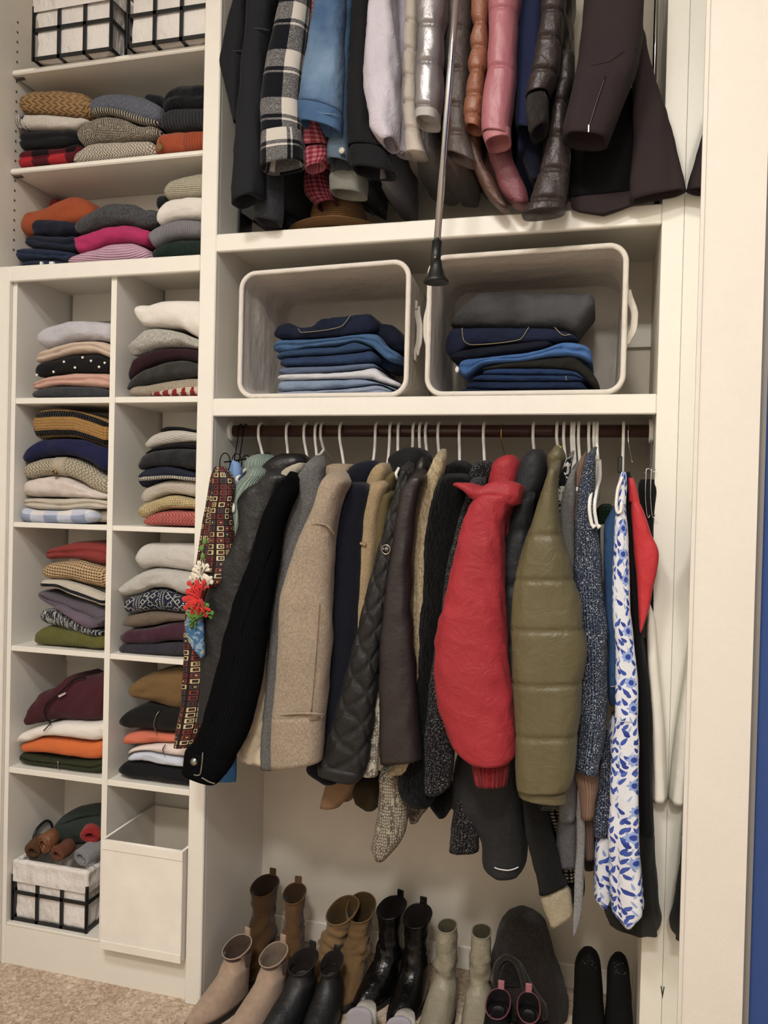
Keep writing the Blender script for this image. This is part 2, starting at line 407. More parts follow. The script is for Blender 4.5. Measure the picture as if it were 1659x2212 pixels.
@cached
def floral_print():
    s = NT('floral_cotton', .85, .1, .2); u, v = s.u()
    def cell(p, ou, ov, seed):
        uu = s.math('ADD', s.math('DIVIDE', u, p), ou); vv = s.math('ADD', s.math('DIVIDE', v, p), ov)
        w = s.n('TexWhiteNoise', {'noise_dimensions': '3D'}, Vector=s.n('CombineXYZ', i0=s.math('FLOOR', uu), i1=s.math('FLOOR', vv), i2=seed).outputs[0])
        sc_ = s.n('SeparateColor', i0=w.outputs[1])
        x = s.math('SUBTRACT', s.math('SUBTRACT', s.math('FRACT', uu), .5), s.math('MULTIPLY', s.math('SUBTRACT', sc_.outputs[0], .5), .25)); y = s.math('SUBTRACT', s.math('FRACT', vv), .5)
        return x, y, sc_.outputs[1], sc_.outputs[2]
    def leaf(p, ou, ov, seed, a, b, spread, thr):
        x, y, r1, r2 = cell(p, ou, ov, seed); side = s.math('SUBTRACT', s.math('MULTIPLY', s.math('GREATER_THAN', r1, .5), 2.), 1.)
        an = s.math('MULTIPLY', side, s.math('ADD', spread, s.math('MULTIPLY', r2, .5))); c_, s_ = s.math('COSINE', an), s.math('SINE', an)
        X = s.math('ADD', s.math('MULTIPLY', x, c_), s.math('MULTIPLY', y, s_)); Y_ = s.math('SUBTRACT', s.math('MULTIPLY', y, c_), s.math('MULTIPLY', x, s_))
        wd = s.math('MULTIPLY', a, s.math('ADD', 1., s.math('MULTIPLY', Y_, 1.1)))
        d = s.math('ADD', s.math('POWER', s.math('DIVIDE', X, wd), 2.), s.math('POWER', s.math('DIVIDE', Y_, b), 2.))
        return s.math('MULTIPLY', s.math('LESS_THAN', d, 1.), s.math('LESS_THAN', r2, thr)), r1
    c = lin('d6d8e0')
    for p, ou, ov, sd, a, b, sp_, thr, ca, cb in ((.021, 0, 0, 1., .1, .4, .2, .6, '7d94c8', 'a9b8dc'), (.024, .37, .41, 2., .17, .44, .35, .8, '2e459f', '3f5cb6'), (.019, .7, .15, 5., .2, .4, .5, .5, '27398f', '4c6abf')):
        m_, r_ = leaf(p, ou, ov, sd, a, b, sp_, thr); c = s.mix(m_, c, s.mix(r_, ca, cb))
    x, y, r1, r2 = cell(.062, .2, .3, 9.); r = s.math('SQRT', s.math('ADD', s.math('POWER', x, 2.), s.math('POWER', y, 2.))); th = s.math('ARCTAN2', y, x)
    pr = s.math('ADD', .21, s.math('MULTIPLY', s.math('COSINE', s.math('MULTIPLY', th, 8.)), .03)); on = s.math('LESS_THAN', r2, .5)
    c = s.mix(s.math('MULTIPLY', on, s.math('LESS_THAN', r, pr)), c, '8fa6dc'); c = s.mix(s.math('MULTIPLY', on, s.math('LESS_THAN', r, .11)), c, '2c46a4')
    s.col(var(s, c, .06)); s.bump(s.noise(25, 3.), .4, .012); return s.m
@cached
def snake_print(base='cfc8b8', ink='6a6458', k=.5):
    s = NT('snake_print', .9, .2, .15); e = s.voro(170, feat='DISTANCE_TO_EDGE', rnd=.5, stretch=(1, 1, .7)); big = s.noise(26, 3., dist=1.)
    f = s.math('MULTIPLY', s.math('LESS_THAN', e, .14), s.math('GREATER_THAN', big, k-.06)); s.col(var(s, s.mix(s.math('MULTIPLY', f, .85), base, ink), .12)); s.bump(s.noise(120, 3.), .3, .003); return s.m
@cached
def patches(c, c2, c3=None, sc=40, dist=2., thr=.5, bumpst=.5):
    s = NT('patterned_cloth', .95, .2, .15); n_ = s.noise(sc, 2., dist=dist)
    st = [(0, c), (thr, c2)]+([(thr+.12, c3)] if c3 else []); s.col(var(s, s.ramp(n_, st, 'CONSTANT'), .12)); s.bump(s.noise(230, 3.), bumpst, .002); return s.m
@cached
def nordic(bg, fg, p=.02, lay=0):
    s = NT('fair_isle_knit', .95, .3, .15); u, v = s.u(); q = .0032
    uu = s.math('MULTIPLY', s.math('FLOOR', s.math('DIVIDE', u, q)), q); vv = s.math('MULTIPLY', s.math('FLOOR', s.math('DIVIDE', v, q)), q)
    a = s.math('ABSOLUTE', s.math('SUBTRACT', s.fr(uu, p), .5)); b = s.math('ABSOLUTE', s.math('SUBTRACT', s.fr(vv, p), .5))
    if lay == 0:      # lattice diamonds along u plus dotted bands
        dd = s.math('ADD', a, b); f = s.math('MAXIMUM', s.math('LESS_THAN', s.math('ABSOLUTE', s.math('SUBTRACT', dd, .45)), .06), s.math('LESS_THAN', dd, .07))
        dots = s.math('MULTIPLY', s.band(u, .009, 0, .5), s.band(v, .006, 0, .5)); f = s.mix(s.band(u, .085, .55, .8), f, dots)
    else:             # zigzag triangles, only towards one side of v
        f = s.math('GREATER_THAN', s.math('ADD', s.math('MULTIPLY', a, 2.), -.05), s.fr(vv, p*1.9, .0))
    s.col(var(s, s.mix(f, bg, fg), .16)); s.bump(s.math('MULTIPLY', s.wave('X', .005), s.wave('Y', .005)), .6, .003); return s.m
@cached
def paint(c, rough=.45, st=.12, sc=90, d=.002):
    s = NT('painted', rough, 0, .4); s.col(var(s, lin(c), .02, 60, .03)); s.bump(s.noise(sc, 3.), st, d); return s.m
@cached
def carpet():
    s = NT('carpet', 1., .3, .1); f = s.noise(62, 6., rough=.72, dist=1.2); g = s.noise(7, 2.); f = s.math('ADD', f, s.math('MULTIPLY', s.math('SUBTRACT', g, .5), .25)); s.col(s.mix(s.ramp(f, [(.38, (0, 0, 0, 1)), (.64, (1, 1, 1, 1))]), 'b8987a', 'f2dcc0')); s.bump(f, .8, .012); return s.m
@cached
def wood(c='5a2f22', c2='331a14'):
    s = NT('stained_wood', .42, 0, .5); f = s.noise(40, 4., stretch=(.06, 1, 1), dist=.8); s.col(s.mix(f, c2, c)); s.bump(f, .15, .002); return s.m
@cached
def metal(c='b8b8ba', rough=.12): s = NT('metal', rough, 0, .5, 1.); s.col(c); return s.m
@cached
def plastic(c, rough=.35, trans=0.):
    s = NT('plastic', rough, 0, .5); s.col(c)
    if trans: s.b.inputs['Transmission Weight'].default_value = trans
    return s.m
@cached
def sheer(c='0c0d0e', a=.75):
    s = NT('sheer_cloth', .8, .2, .2); s.col(c); s.b.inputs['Alpha'].default_value = a; return s.m
@cached
def straw(c='a87a46'):
    s = NT('straw', .8, 0, .3); w = s.n('TexWave', {'wave_type': 'BANDS', 'bands_direction': 'Y'}, Vector=s.uv, Scale=60., Distortion=.4).outputs[1]; s.col(var(s, s.mix(w, c, '7c5730'), .2)); s.bump(w, .6, .003); return s.m
@cached
def mirror_mat(): s = NT('mirror_glass', .015, 0, .5, 1.); s.col((.84, .875, .84, 1)); return s.m
# ------------------------------------------------------------------ the room and the built-in closet
WHITE = paint('e4dfd3', .42, .06); WALL = paint('e0d7c6', .8, .25, 220, .0015); TRIM = paint('eae4d8', .4, .1, 70)
XL, XS0, XS1, XR, XM = -1.885, -1.1735, -1.121, .118, .171
DC, DL, ZTOP, ZCEIL = .42, .285, 3.66, 3.72
struct('floor', box(-1.95, 1.6, -4.0, .5, -.05, 0), carpet())
struct('ceiling', box(-1.95, 1.6, -4.0, .5, ZCEIL, ZCEIL+.05), paint('e8e4da', .9))
struct('wall_back', box(XL-.06, .3, DC, DC+.05, 0, ZCEIL), WALL)
struct('wall_left', box(XL-.06, XL, -4.0, DC, 0, ZCEIL), WALL)
struct('wall_behind', box(-1.95, 1.6, -4.05, -4.0, 0, ZCEIL), paint('d8d0c2', .8))
struct('wall_far_right', box(1.55, 1.6, -4.0, -.4, 0, ZCEIL), paint('2d4a84', .8, .1))
struct('wall_right', box(XM+.006, .2925, -.43, DC, 0, ZCEIL), paint('e2d9ca', .6, .22, 120, .0025))
struct('wall_blue', box(.3065, 1.6, -.41, -.36, 0, ZCEIL), paint('2f4f8e', .85, .1))
struct('trim_1', box(.2925, .3065, -.418, -.37, 0, ZCEIL), paint('8b857c', .6))
# mirror on the side of the right wall
t = Thing('wall_mirror'); t.add('glass', box(XM, XM+.006, -.425, .0, .05, 3.6), mirror_mat(), smooth=False); t.add('edge_strip', box(XM-.0015, XM+.006, -.433, -.425, .05, 3.6), paint('dcd4c6', .5), smooth=False); t.add('lower_clip', box(XM-.003, XM, -.3, -.27, .04, .07), plastic('cccccc'), smooth=False)
t.done('tall frameless mirror fixed to the wall beside the closet frame', 'mirror')
# right-hand closet carcass
cl = Thing('closet_frame')
bv = .003
cl.add('stile', box(XS0, XS1, -.019, .0, 0, ZTOP, bv), WHITE, smooth=False)
cl.add('stile', box(XR, XM-.0002, -.019, .0, 0, ZTOP, .001), WHITE, smooth=False)
for nm, z0, zz1 in (('rail', 2.231, 2.2825), ('rail', 1.75, 1.8015), ('rail', 3.56, ZTOP)):
    cl.add(nm, box(XS1, XR, -.019, .0, z0, zz1, bv), WHITE, smooth=False)
cl.add('shelf', box(XS1, XR, .0, DC, 2.262, 2.2805), WHITE, smooth=False)
cl.add('shelf', box(XS1, XR, .0, DC, 1.781, 1.7995), WHITE, smooth=False)
cl.add('side_panel', box(XS1-.019, XS1, .0, DC, 0, ZTOP), WHITE, smooth=False)
cl.add('side_panel', box(XR, XR+.019, .0, DC, 0, ZTOP), WHITE, smooth=False)
cl.add('cleat', box(XS1, XR, DC-.019, DC, 2.0, 2.07), WHITE, smooth=False)
cl.add('baseboard', box(XS1, XR, DC-.012, DC, 0, .075, .003), TRIM, smooth=False)
# left-hand unit: cubbies below, adjustable shelves above
cl.done('white painted built-in closet frame with two rails and deep open bays', 'closet')
cu = Thing('cubby_unit')
XD0, XD1, XI = -1.4815, -1.4625, -1.1410
cu.add('stile', box(XL+.001, -1.838, -.019, 0, 0, 2.2265, bv), WHITE, smooth=False)
cu.add('top_rail', box(-1.838, XS0-.0004, -.019, 0, 2.178, 2.2265, bv), WHITE, smooth=False)
cu.add('top_board', box(XL+.001, XI-.0006, .0006, DL, 2.205, 2.2265), WHITE, smooth=False)
cu.add('side_panel', box(XL+.001, -1.823, 0, DL, 0, 2.205), WHITE, smooth=False)
cu.add('divider', box(XD0, XD1, 0, DL, .131, 2.205), WHITE, smooth=False)
cu.add('back_panel', box(XL+.001, XI-.0006, DL, DL+.006, .0, 3.6), WHITE, smooth=False)
for zt, th in ((.131, .008), (.632, .018), (1.022, .0165), (1.4175, .016), (1.8125, .0185)):
    for xa, xb in ((-1.823, XD0), (XD1, XI)):
        cu.add('shelf', box(xa, xb, .0006, DL, zt-th, zt, .0015), WHITE, smooth=False)
cu.add('plinth', box(XL+.001, XI-.0006, .0012, .02, 0, .1225), WHITE, smooth=False)
for zt in (1.8125, 1.4175, 1.022, 2.205):
    for xa, xb in ((-1.823, XD0), (XD1, XI)):
        cu.add('cleat', box(xa+.01, xb-.002, DL-.02, DL, zt-.095, zt-.018 if zt < 2.2 else zt), WHITE, smooth=False)
# pin holes of the upper part
pin = plastic('5a5248', .6)
for k in range(24):
    cu.add('pin_hole', box(XL+.0005, XL+.0015, .05, .056, 2.30+k*.032, 2.306+k*.032), pin, smooth=False)
cu.done('white cubby unit with ten square compartments under adjustable shelves', 'cubby unit')
for zt in (2.556, 2.872):
    t = Thing('adjustable_shelf'); t.add('board', box(XL+.002, XI-.001, .028, DL-.002, zt-.0165, zt, .004), WHITE, smooth=False)
    t.add('shelf_pin', box(XL+.002, XL+.03, .045, .058, zt-.021, zt-.0165), pin, smooth=False)
    t.done('white adjustable shelf holding '+('the wire baskets' if zt > 2.7 else 'the sweater with the striped hem'), 'shelf')
# clothes rods
def rod(name, z, y, r, mat, label, flange):
    t = Thing(name); t.add('pole', tube([(XS1+.004, y, z), (XR-.004, y, z)], r, 24), mat)
    for x0, x1 in ((XS1+.0005, XS1+.012), (XR-.012, XR-.0005)):
        t.add('flange', tube([(x0, y, z), (x1, y, z)], r+.014, 24), flange)
    t.done(label, 'clothes rod')
RY, RZ, RR = .1, 1.717, .0175
rod('clothes_rod', RZ, RY, RR, wood(), 'dark stained wooden clothes rod under the shelf of jeans bins', plastic('e6e2d8'))
UY, UZ = .13, 3.17
t = Thing('pull_down_rod'); cm = metal('c4c4c6', .1)
t.add('bar', tube([(XS1+.03, UY, UZ), (XR-.03, UY, UZ)], .013, 16), cm)
for xx in (XS1+.012, XR-.012):
    t.add('mechanism_box', box(min(xx, xx+(.009 if xx > 0 else -.009)), max(xx, xx+(.009 if xx > 0 else -.009)), .11, .2, 2.31, 2.6, .002), plastic('16181a'), smooth=False)
pR = P(1411, 40, .12); 
for s_, xx in ((1, XR-.022), (-1, XS1+.022)):
    t.add('lift_arm', tube([(xx, .13, 2.45), (xx, .13, UZ)], .006, 12), cm)
# handle pole hanging in front
a, b = P(942, 548, -.22), P(985, 0, -.22); d = (b-a)/np.linalg.norm(b-a); top = a+d*((UZ-a[2])/d[2])
t.add('handle_pole', tube([a, top], .0085, 18), cm)
t.add('handle_bracket', tube([top, (top[0], UY, UZ)], .008, 10), cm)
blk = plastic('141414', .45)
hs = t.add('grip_sleeve', tube([a+d*.03, a-d*.04], .0125, 20), blk)
cone = lathe([(.0001, .0), (.022, .0), (.029, -.006), (.031, -.006), (.031, .0), (.024, .008), (.015, .034), (.0125, .05)], (0, 0, 0), 28)
Vc = cone[0].copy(); e = P(942, 606, -.22); Vc[:, 0] += e[0]; Vc[:, 1] += e[1]; Vc[:, 2] += e[2]
t.add('grip_cone', (Vc, cone[1], cone[2]), blk)
t.add('screw', ball(P(940, 556, -.234), .0025, 8), metal('d0d0c8', .3), sub=hs)
t.done('chrome pull-down closet rod with long handle ending in a black rubber cone', 'pull-down rod')
# small white switch box on the left wall
t = Thing('wall_switch'); q = P(-4, 1348, -.02)
t.add('plate', box(XL, XL+.014, -.06, -.022, q[2]-.035, q[2]+.035, .003), plastic('eeeae0'), smooth=False); t.add('toggle', box(XL+.014, XL+.024, -.046, -.034, q[2]+.0, q[2]+.022, .002), plastic('eeeae0'), smooth=False)
t.done('small white switch plate on the wall beside the cubby unit', 'switch')
# ------------------------------------------------------------------ folded clothes
SEED = [100]
def fold_geo(top, bot, Yf=.02, dep=.24, lobes=1, amp=.0025, xmax=None, xmin=None, nose=.045, gap=.0011, end=.55, res=.007, sag=.0, uvrot=False):
    SEED[0] += 1; sd = SEED[0]
    top = np.array(top, float); bot = np.array(bot, float)
    xa, xb = min(top[0, 0], bot[0, 0]), max(top[-1, 0], bot[-1, 0])
    if xmax is not None:
        while P(xb, np.interp(xb, top[:, 0], top[:, 1]), Yf)[0] > xmax and xb > xa+10: xb -= 1
    if xmin is not None:
        while P(xa, top[0, 1], Yf)[0] < xmin: xa += 1
    n = int(max(16, min(64, (xb-xa)*.0014/res)))
    s = np.linspace(0, 1, n); xs = xa+(xb-xa)*(s-np.sin(2*np.pi*s)/(2*np.pi)*.45)
    yt = pchip(top[:, 0], top[:, 1], xs); yb = pchip(bot[:, 0], bot[:, 1], xs)
    m = np.minimum(yt, yb); yb = np.maximum(yt+2.0, yb)
    A = np.array([P(x, y, Yf) for x, y in zip(xs, yt)]); B = np.array([P(x, y, Yf) for x, y in zip(xs, yb)])
    X = (A[:, 0]+B[:, 0])/2; zt = A[:, 2]-gap; zb = B[:, 2]+gap
    wdt = X[-1]-X[0]; re = min(.03, wdt*.25)
    def ef(dist): q = np.clip(dist/re, 0, 1); return np.sqrt(np.clip(1-(1-q)**2, 0, 1))
    eL = ef(X-X[0]); eR = ef(X[-1]-X) if (xmax is None or xb >= max(top[-1, 0], bot[-1, 0])-.5) else np.ones(n)
    e = end+(1-end)*np.minimum(eL, eR); zc = (zt+zb)/2; hz = (zt-zb)/2*e; back = (1-np.minimum(eL, eR))*.028
    ph = np.linspace(-np.pi/2, np.pi/2, 19)
    rings = []; vv = []
    for i in range(n):
        r = min(nose, hz[i]*1.25+.004); c = np.cos(ph); sn = np.sin(ph)
        y = Yf+back[i]+r*(1-np.abs(c)**.75); z = zc[i]+hz[i]*np.sign(sn)*np.abs(sn)**.85
        if lobes > 1:
            for k in range(1, lobes):
                z0 = -1+2*k/lobes+.15*math.sin(i*.35+sd+k); y = y+np.minimum(.011, hz[i]*.7)*np.exp(-((sn-z0)/.16)**2)
        yb_ = Yf+dep
        tail_y = np.array([Yf+r+.02+back[i]*.5, yb_*.6+Yf*.4, yb_-.02, yb_, yb_-.0, yb_-.02, yb_*.6+Yf*.4, Yf+r+.02+back[i]*.5]); hz2 = hz[i]*(1-sag)
        tail_z = zc[i]+np.array([hz[i], hz2*.97, hz2*.9, hz2*.5, -hz[i]*.5, -hz[i]*.95, -hz[i], -hz[i]])
        yy = np.concatenate([y, tail_y]); zz = np.concatenate([z, tail_z]); rings.append(np.stack([np.full(len(yy), X[i]), yy, zz], 1))
        L = np.concatenate(([0], np.cumsum(np.hypot(np.diff(yy), np.diff(zz))))); vv.append(np.append(L, L[-1]+.01))
    G = np.array(rings)
    d = fbm(G, (14, 9, 26), sd)*amp+fbm(G, (45, 20, 60), sd+7)*amp*.35
    w = np.clip(hz/.012, .25, 1)[:, None]
    G[:, :, 1] += -d*w*.9*(np.arange(G.shape[1]) < 19)[None]; sgn = np.sign(zc[:, None]-G[:, :, 2]); G[:, :, 2] += np.abs(d)*.3*w*sgn
    m = G.shape[1]; UV = np.zeros((n, m+1, 2)); UV[..., 0] = (X-X[0])[:, None]; UV[..., 1] = np.array(vv)
    if uvrot: UV = UV[..., ::-1]
    return grid(G, UV)
def Yat(px, py, Z):
    return float(PZ(px, py, Z)[1])
FOLD_GROUP = {}
def folded(name, label, cat, zm, top, bot, mat, extra=None, group=None, **kw):
    t = Thing(name); t.add('folded_layer', fold_geo(zm(top), zm(bot), **kw), mat)
    if extra: extra(t)
    return t.done(label, cat, group)
def sub_fold(t, name, zm, top, bot, mat, **kw): return t.add(name, fold_geo(zm(top), zm(bot), **kw), mat)

XDL, XRR = -1.4845, -1.145   # right limits of the two cubby columns
gU = 'sweaters on the open shelves'; gC = 'folded clothes in the cubbies'
def U(label, top, bot, mat, name='folded_sweater', cat='sweater', extra=None, **kw):
    kw.setdefault('Yf', .035); kw.setdefault('dep', .22); kw.setdefault('xmax', XRR); kw.setdefault('xmin', XL+.012); folded(name, label, cat, z1, top, bot, mat, extra, gU, **kw)
# ---- middle shelf
U('red and black buffalo check fleece at the bottom under a black sweater', [(45,1150),(100,1120),(270,1090),(430,1085),(560,1050),(600,1085)], [(45,1200),(70,1246),(300,1228),(520,1203),(600,1150)], gingham('1c1013', 'b01824', .125, '5e1420'), name='folded_fleece', cat='fleece', lobes=2)
U('plain black sweater between checked fleece and white sweater', [(38,985),(100,965),(300,955),(540,950)], [(38,1040),(60,1105),(300,1090),(430,1085),(540,1058)], cloth('1b1b1f'), lobes=2)
U('white sweater with a grey marled cuff under the camel cable knit', [(60,880),(120,835),(300,835),(450,850),(640,870)], [(70,930),(130,955),(300,955),(540,950),(640,900)], fuzzy('c9c0b4'),
  extra=lambda t: sub_fold(t, 'marled_cuff', z1, [(55,880),(110,826),(182,830)], [(66,938),(120,962),(182,958)], marl('c9c0b4', '2c3446'), Yf=.03, dep=.1, xmin=XL+.008))
U('camel cable knit sweater folded on top of the white one', [(105,740),(150,690),(230,650),(400,645),(560,660),(640,700),(670,760)], [(105,790),(150,825),(300,838),(450,850),(600,863),(670,840)], cable('a8804a', .05))
U('cream cable knit sweater lying directly on the shelf beside the checked fleece', [(520,1175),(560,1130),(640,1060),(720,1040),(900,1035),(1080,1030),(1150,1055)], [(525,1196),(580,1206),(800,1190),(1000,1168),(1150,1152)], cable('d8cbb6', .02, pv=.012))
U('black and oatmeal tweed knit sweater under the sweater with the striped hem', [(545,960),(600,900),(680,855),(780,840),(900,860),(1030,920),(1100,920),(1180,940)], [(545,1000),(570,1045),(610,1085),(720,1045),(900,1038),(1080,1030),(1180,1010)], tweed('2a211c', 'cfc2aa', p=.006, fl=.32), Yf=.03)
U('slate blue sweater with a navy and cream striped hem', [(640,760),(680,710),(780,675),(920,670),(1030,690),(1110,730),(1190,770)], [(645,790),(665,850),(780,840),(880,860),(1030,910),(1130,925),(1190,900)], wool('4c505c', .4, '6a6e78'), Yf=.033,
  extra=lambda t: sub_fold(t, 'striped_hem', z1, [(655,795),(720,785),(830,795),(950,822),(1060,860),(1175,890)], [(670,852),(780,842),(880,862),(1030,912),(1130,927),(1180,912)], stripes(((.5, 'b8ac8c'), (1., '222a40')), 'u', .0085), Yf=.026, dep=.06))
def leaf_pin(t):
    c = P(346, 318, .022); pts = []
    for k in range(22):
        a = 2*np.pi*k/22; r = .014*(1.0 if k % 2 == 0 else .55); pts.append((c[0]+r*math.cos(a)*.9, c[2]+r*math.sin(a)))
    t.add('leaf_pin', slab(pts, .003, 1, c[1]-.004), metal('8c7a4a', .4), smooth=False)
    t.add('pin_stem', box(c[0]-.001, c[0]+.001, c[1]-.004, c[1]-.001, c[2]+.01, c[2]+.024), metal('8c7a4a', .4), smooth=False)
U('rust orange sweater with a ribbed cuff and maple leaf pin', [(1135,1090),(1150,1020),(1190,975),(1300,955),(1560,950)], [(1140,1141),(1250,1138),(1560,1113)], fuzzy('b04a1e'), Yf=.03,
  extra=lambda t: (sub_fold(t, 'ribbed_cuff', z1, [(1330,966),(1400,952),(1560,945)], [(1330,1120),(1400,1128),(1560,1112)], rib('b04a1e', .009), Yf=.025, dep=.08, xmax=XRR), leaf_pin(t)))
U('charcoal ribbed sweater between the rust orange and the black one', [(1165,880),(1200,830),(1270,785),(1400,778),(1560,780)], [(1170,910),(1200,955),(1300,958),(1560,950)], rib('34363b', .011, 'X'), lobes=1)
U('black navy knit sweater on top of the charcoal ribbed one', [(1190,760),(1215,690),(1270,630),(1330,605),(1450,600),(1560,605)], [(1195,820),(1260,800),(1330,780),(1560,780)], fuzzy('15161d'), lobes=2)
U('dark navy sweater tucked behind the slate blue one', [(1060,700),(1110,680),(1200,690)], [(1060,780),(1110,790),(1200,800)], fuzzy('181a24'), Yf=.14, dep=.1)
# ---- shelf above the cubbies
U('burnt orange fine knit sweater slumped over the navy sweatpants', [(95,1620),(150,1570),(300,1530),(420,1470),(520,1440),(620,1470),(700,1540)], [(95,1660),(140,1745),(240,1750),(350,1715),(520,1680),(700,1650)], rib('b85015', .004, 'X', .5), Yf=.05)
U('red sweater peeking out behind the burnt orange one', [(330,1480),(360,1455),(420,1460)], [(330,1600),(420,1620)], fuzzy('a8241c'), Yf=.2, dep=.07)
U('navy sweatpants with crumpled waist on top of other navy sweats', [(200,1665),(260,1620),(400,1622),(560,1650)], [(225,1745),(350,1752),(560,1740)], cloth('1e2233'), 'folded_sweatpants', 'sweatpants', amp=.005)
U('navy sweatshirt folded between two other navy sweats', [(160,1752),(220,1738),(350,1750),(560,1740)], [(160,1825),(300,1850),(540,1870)], cloth('20263a'), 'folded_sweatshirt', 'sweatshirt', amp=.005, Yf=.03, lobes=2)
U('navy hoodie with bunched pocket above the white striped sweatpants', [(60,1860),(110,1830),(300,1845),(540,1870)], [(65,1890),(130,1945),(300,1935),(480,1950),(540,1940)], cloth('24304a'), 'folded_hoodie', 'hoodie', amp=.006, lobes=2, Yf=.028)
def white_tabs(t):
    for px in (309, 379, 395):
        c = z1([(px, 1983)])[0]; q = P(c[0], c[1], .025); t.add('white_stripe', box(q[0]-.004, q[0]+.004, .021, .033, q[2]-.008, q[2]+.012, .001), cloth('dcdcdc'), smooth=False)
U('navy sweatpants with white side stripes lying directly on the shelf', [(135,1950),(200,1938),(300,1934),(480,1945)], [(140,1993),(300,1984),(480,1975)], cloth('232c42'), 'folded_sweatpants', 'sweatpants', extra=white_tabs, Yf=.03)
U('pale pink ribbed sweater under the magenta one', [(480,1920),(560,1890),(700,1840),(830,1800),(950,1795),(1050,1830),(1110,1860)], [(485,1974),(700,1962),(1000,1944),(1108,1932)], rib('d0a2b8', .0075, 'Y', .8, dark=.3), Yf=.03)
U('bright magenta sweater between the pale pink and the charcoal ones', [(530,1745),(600,1730),(750,1680),(880,1662),(980,1670),(1060,1695),(1110,1700)], [(535,1800),(560,1885),(640,1875),(740,1830),(900,1795),(1060,1815),(1100,1790)], cloth('b41e5e', .1), Yf=.03, amp=.004)
U('charcoal grey wool sweater on top of the magenta one', [(525,1680),(600,1600),(700,1530),(830,1490),(960,1500),(1060,1540),(1165,1545)], [(530,1710),(570,1735),(640,1715),(760,1680),(900,1660),(1040,1690),(1160,1665)], wool('3a3b3c', .5, '55575a'), amp=.004)
U('dark green knit sweater at the bottom under grey ribbed one', [(1110,1860),(1140,1840),(1250,1790),(1350,1768),(1560,1775)], [(1112,1930),(1300,1924),(1560,1908)], knit('173028', None, .006, .006), Yf=.03)
U('grey ribbed sweater between the dark green and white ones', [(1085,1720),(1120,1690),(1220,1640),(1350,1620),(1560,1640)], [(1095,1790),(1130,1840),(1250,1785),(1350,1765),(1560,1775)], rib('8c8a8e', .0065, 'X', .8), Yf=.028)
U('white sweater under the cream lace knit', [(1145,1600),(1180,1510),(1260,1465),(1400,1445),(1560,1450)], [(1142,1640),(1175,1675),(1260,1640),(1400,1620),(1560,1630)], fuzzy('d6d0c6', .1, bump=.4), Yf=.032)
U('cream lace knit sweater topmost above the white one', [(1200,1390),(1240,1340),(1320,1305),(1430,1275),(1560,1262)], [(1200,1430),(1225,1475),(1330,1462),(1560,1445)], mesh_knit('c8bfa8', '8d836c', .011, .8), Yf=.035)
U('black sweater tucked behind the white and cream stack', [(1150,1450),(1190,1438),(1260,1440)], [(1150,1560),(1260,1560)], fuzzy('141619'), Yf=.14, dep=.1)

# ---- cubbies
def C(side, zm, label, top, bot, mat, name='folded_sweater', cat='sweater', extra=None, **kw):
    kw.setdefault('Yf', .02); kw.setdefault('dep', .22); kw.setdefault('xmax', XDL if side == 'L' else XRR); kw.setdefault('xmin', -1.818 if side == 'L' else XD1+.004)
    folded(name, label, cat, zm, top, bot, mat, extra, gC, **kw)
C('L', z2, 'dark grey sweater lying under the dusty pink one', [(212,925),(240,905),(450,872),(700,880),(815,905)], [(212,950),(230,962),(500,962),(815,962)], fuzzy('3c3d44'))
C('L', z2, 'dusty pink sweater beneath the pearl studded black one', [(215,855),(260,830),(400,790),(560,772),(820,775)], [(215,880),(240,900),(450,872),(700,890),(815,895)], cloth('c79a88', .08), lobes=2)
def pearls(t):
    for x, y in ((478,697),(617,665),(782,705),(740,735),(275,795),(400,772),(560,740),(680,690)):
        q = P(*z2([(x, y)])[0], .0185 if 300 < x < 760 else .024); t.add('pearl', ball(q, .0042, 10), plastic('e8e2d4', .2))
C('L', z2, 'black sweater dotted with small white pearls', [(235,740),(260,705),(400,670),(560,632),(700,628),(820,690)], [(235,780),(250,808),(400,785),(560,770),(820,772)], cloth('151517', .1), extra=pearls)
C('L', z2, 'beige sweater above the pearl studded black one', [(240,660),(290,610),(420,565),(560,535),(700,532),(825,560)], [(242,690),(260,703),(400,668),(560,630),(680,625),(825,680)], cloth('bfa995', .1), lobes=2)
C('L', z2, 'pale lavender grey sweater topmost above the beige one', [(250,480),(300,430),(420,395),(510,372),(650,378),(825,395)], [(260,560),(310,592),(420,568),(560,532),(700,528),(825,550)], fuzzy('b4b2b8', .12, bump=.5), amp=.004)
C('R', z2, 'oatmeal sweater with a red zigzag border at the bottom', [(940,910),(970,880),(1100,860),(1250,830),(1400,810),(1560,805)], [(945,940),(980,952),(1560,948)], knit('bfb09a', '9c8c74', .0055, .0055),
  extra=lambda t: sub_fold(t, 'zigzag_border', z2, [(1100,925),(1250,898),(1400,872),(1560,860)], [(1100,951),(1300,951),(1560,947)], nordic('c4b69c', '8c1c2a', .03, 1), Yf=.014, dep=.04, xmax=XRR, amp=.001))
C('R', z2, 'dark charcoal sweater between the oatmeal and burgundy ones', [(920,870),(1000,790),(1060,745),(1200,690),(1330,672),(1430,690),(1500,735),(1560,740)], [(935,905),(960,895),(1100,860),(1250,830),(1420,805),(1560,795)], fuzzy('3a3834'), amp=.005)
C('R', z2, 'dark burgundy sweater under the grey heather one', [(930,720),(980,660),(1080,615),(1200,590),(1330,585),(1560,615)], [(930,830),(945,850),(1000,800),(1080,735),(1200,690),(1330,670),(1450,690),(1560,720)], cloth('301420', .12))
C('R', z2, 'grey heather sweatshirt under the white one', [(930,570),(1000,500),(1060,440),(1130,430),(1300,455),(1420,500),(1560,560)], [(940,610),(975,650),(1080,615),(1200,588),(1330,582),(1560,615)], wool('8e8b82', .5, 'b4b0a6'), 'folded_sweatshirt', 'sweatshirt', amp=.006)
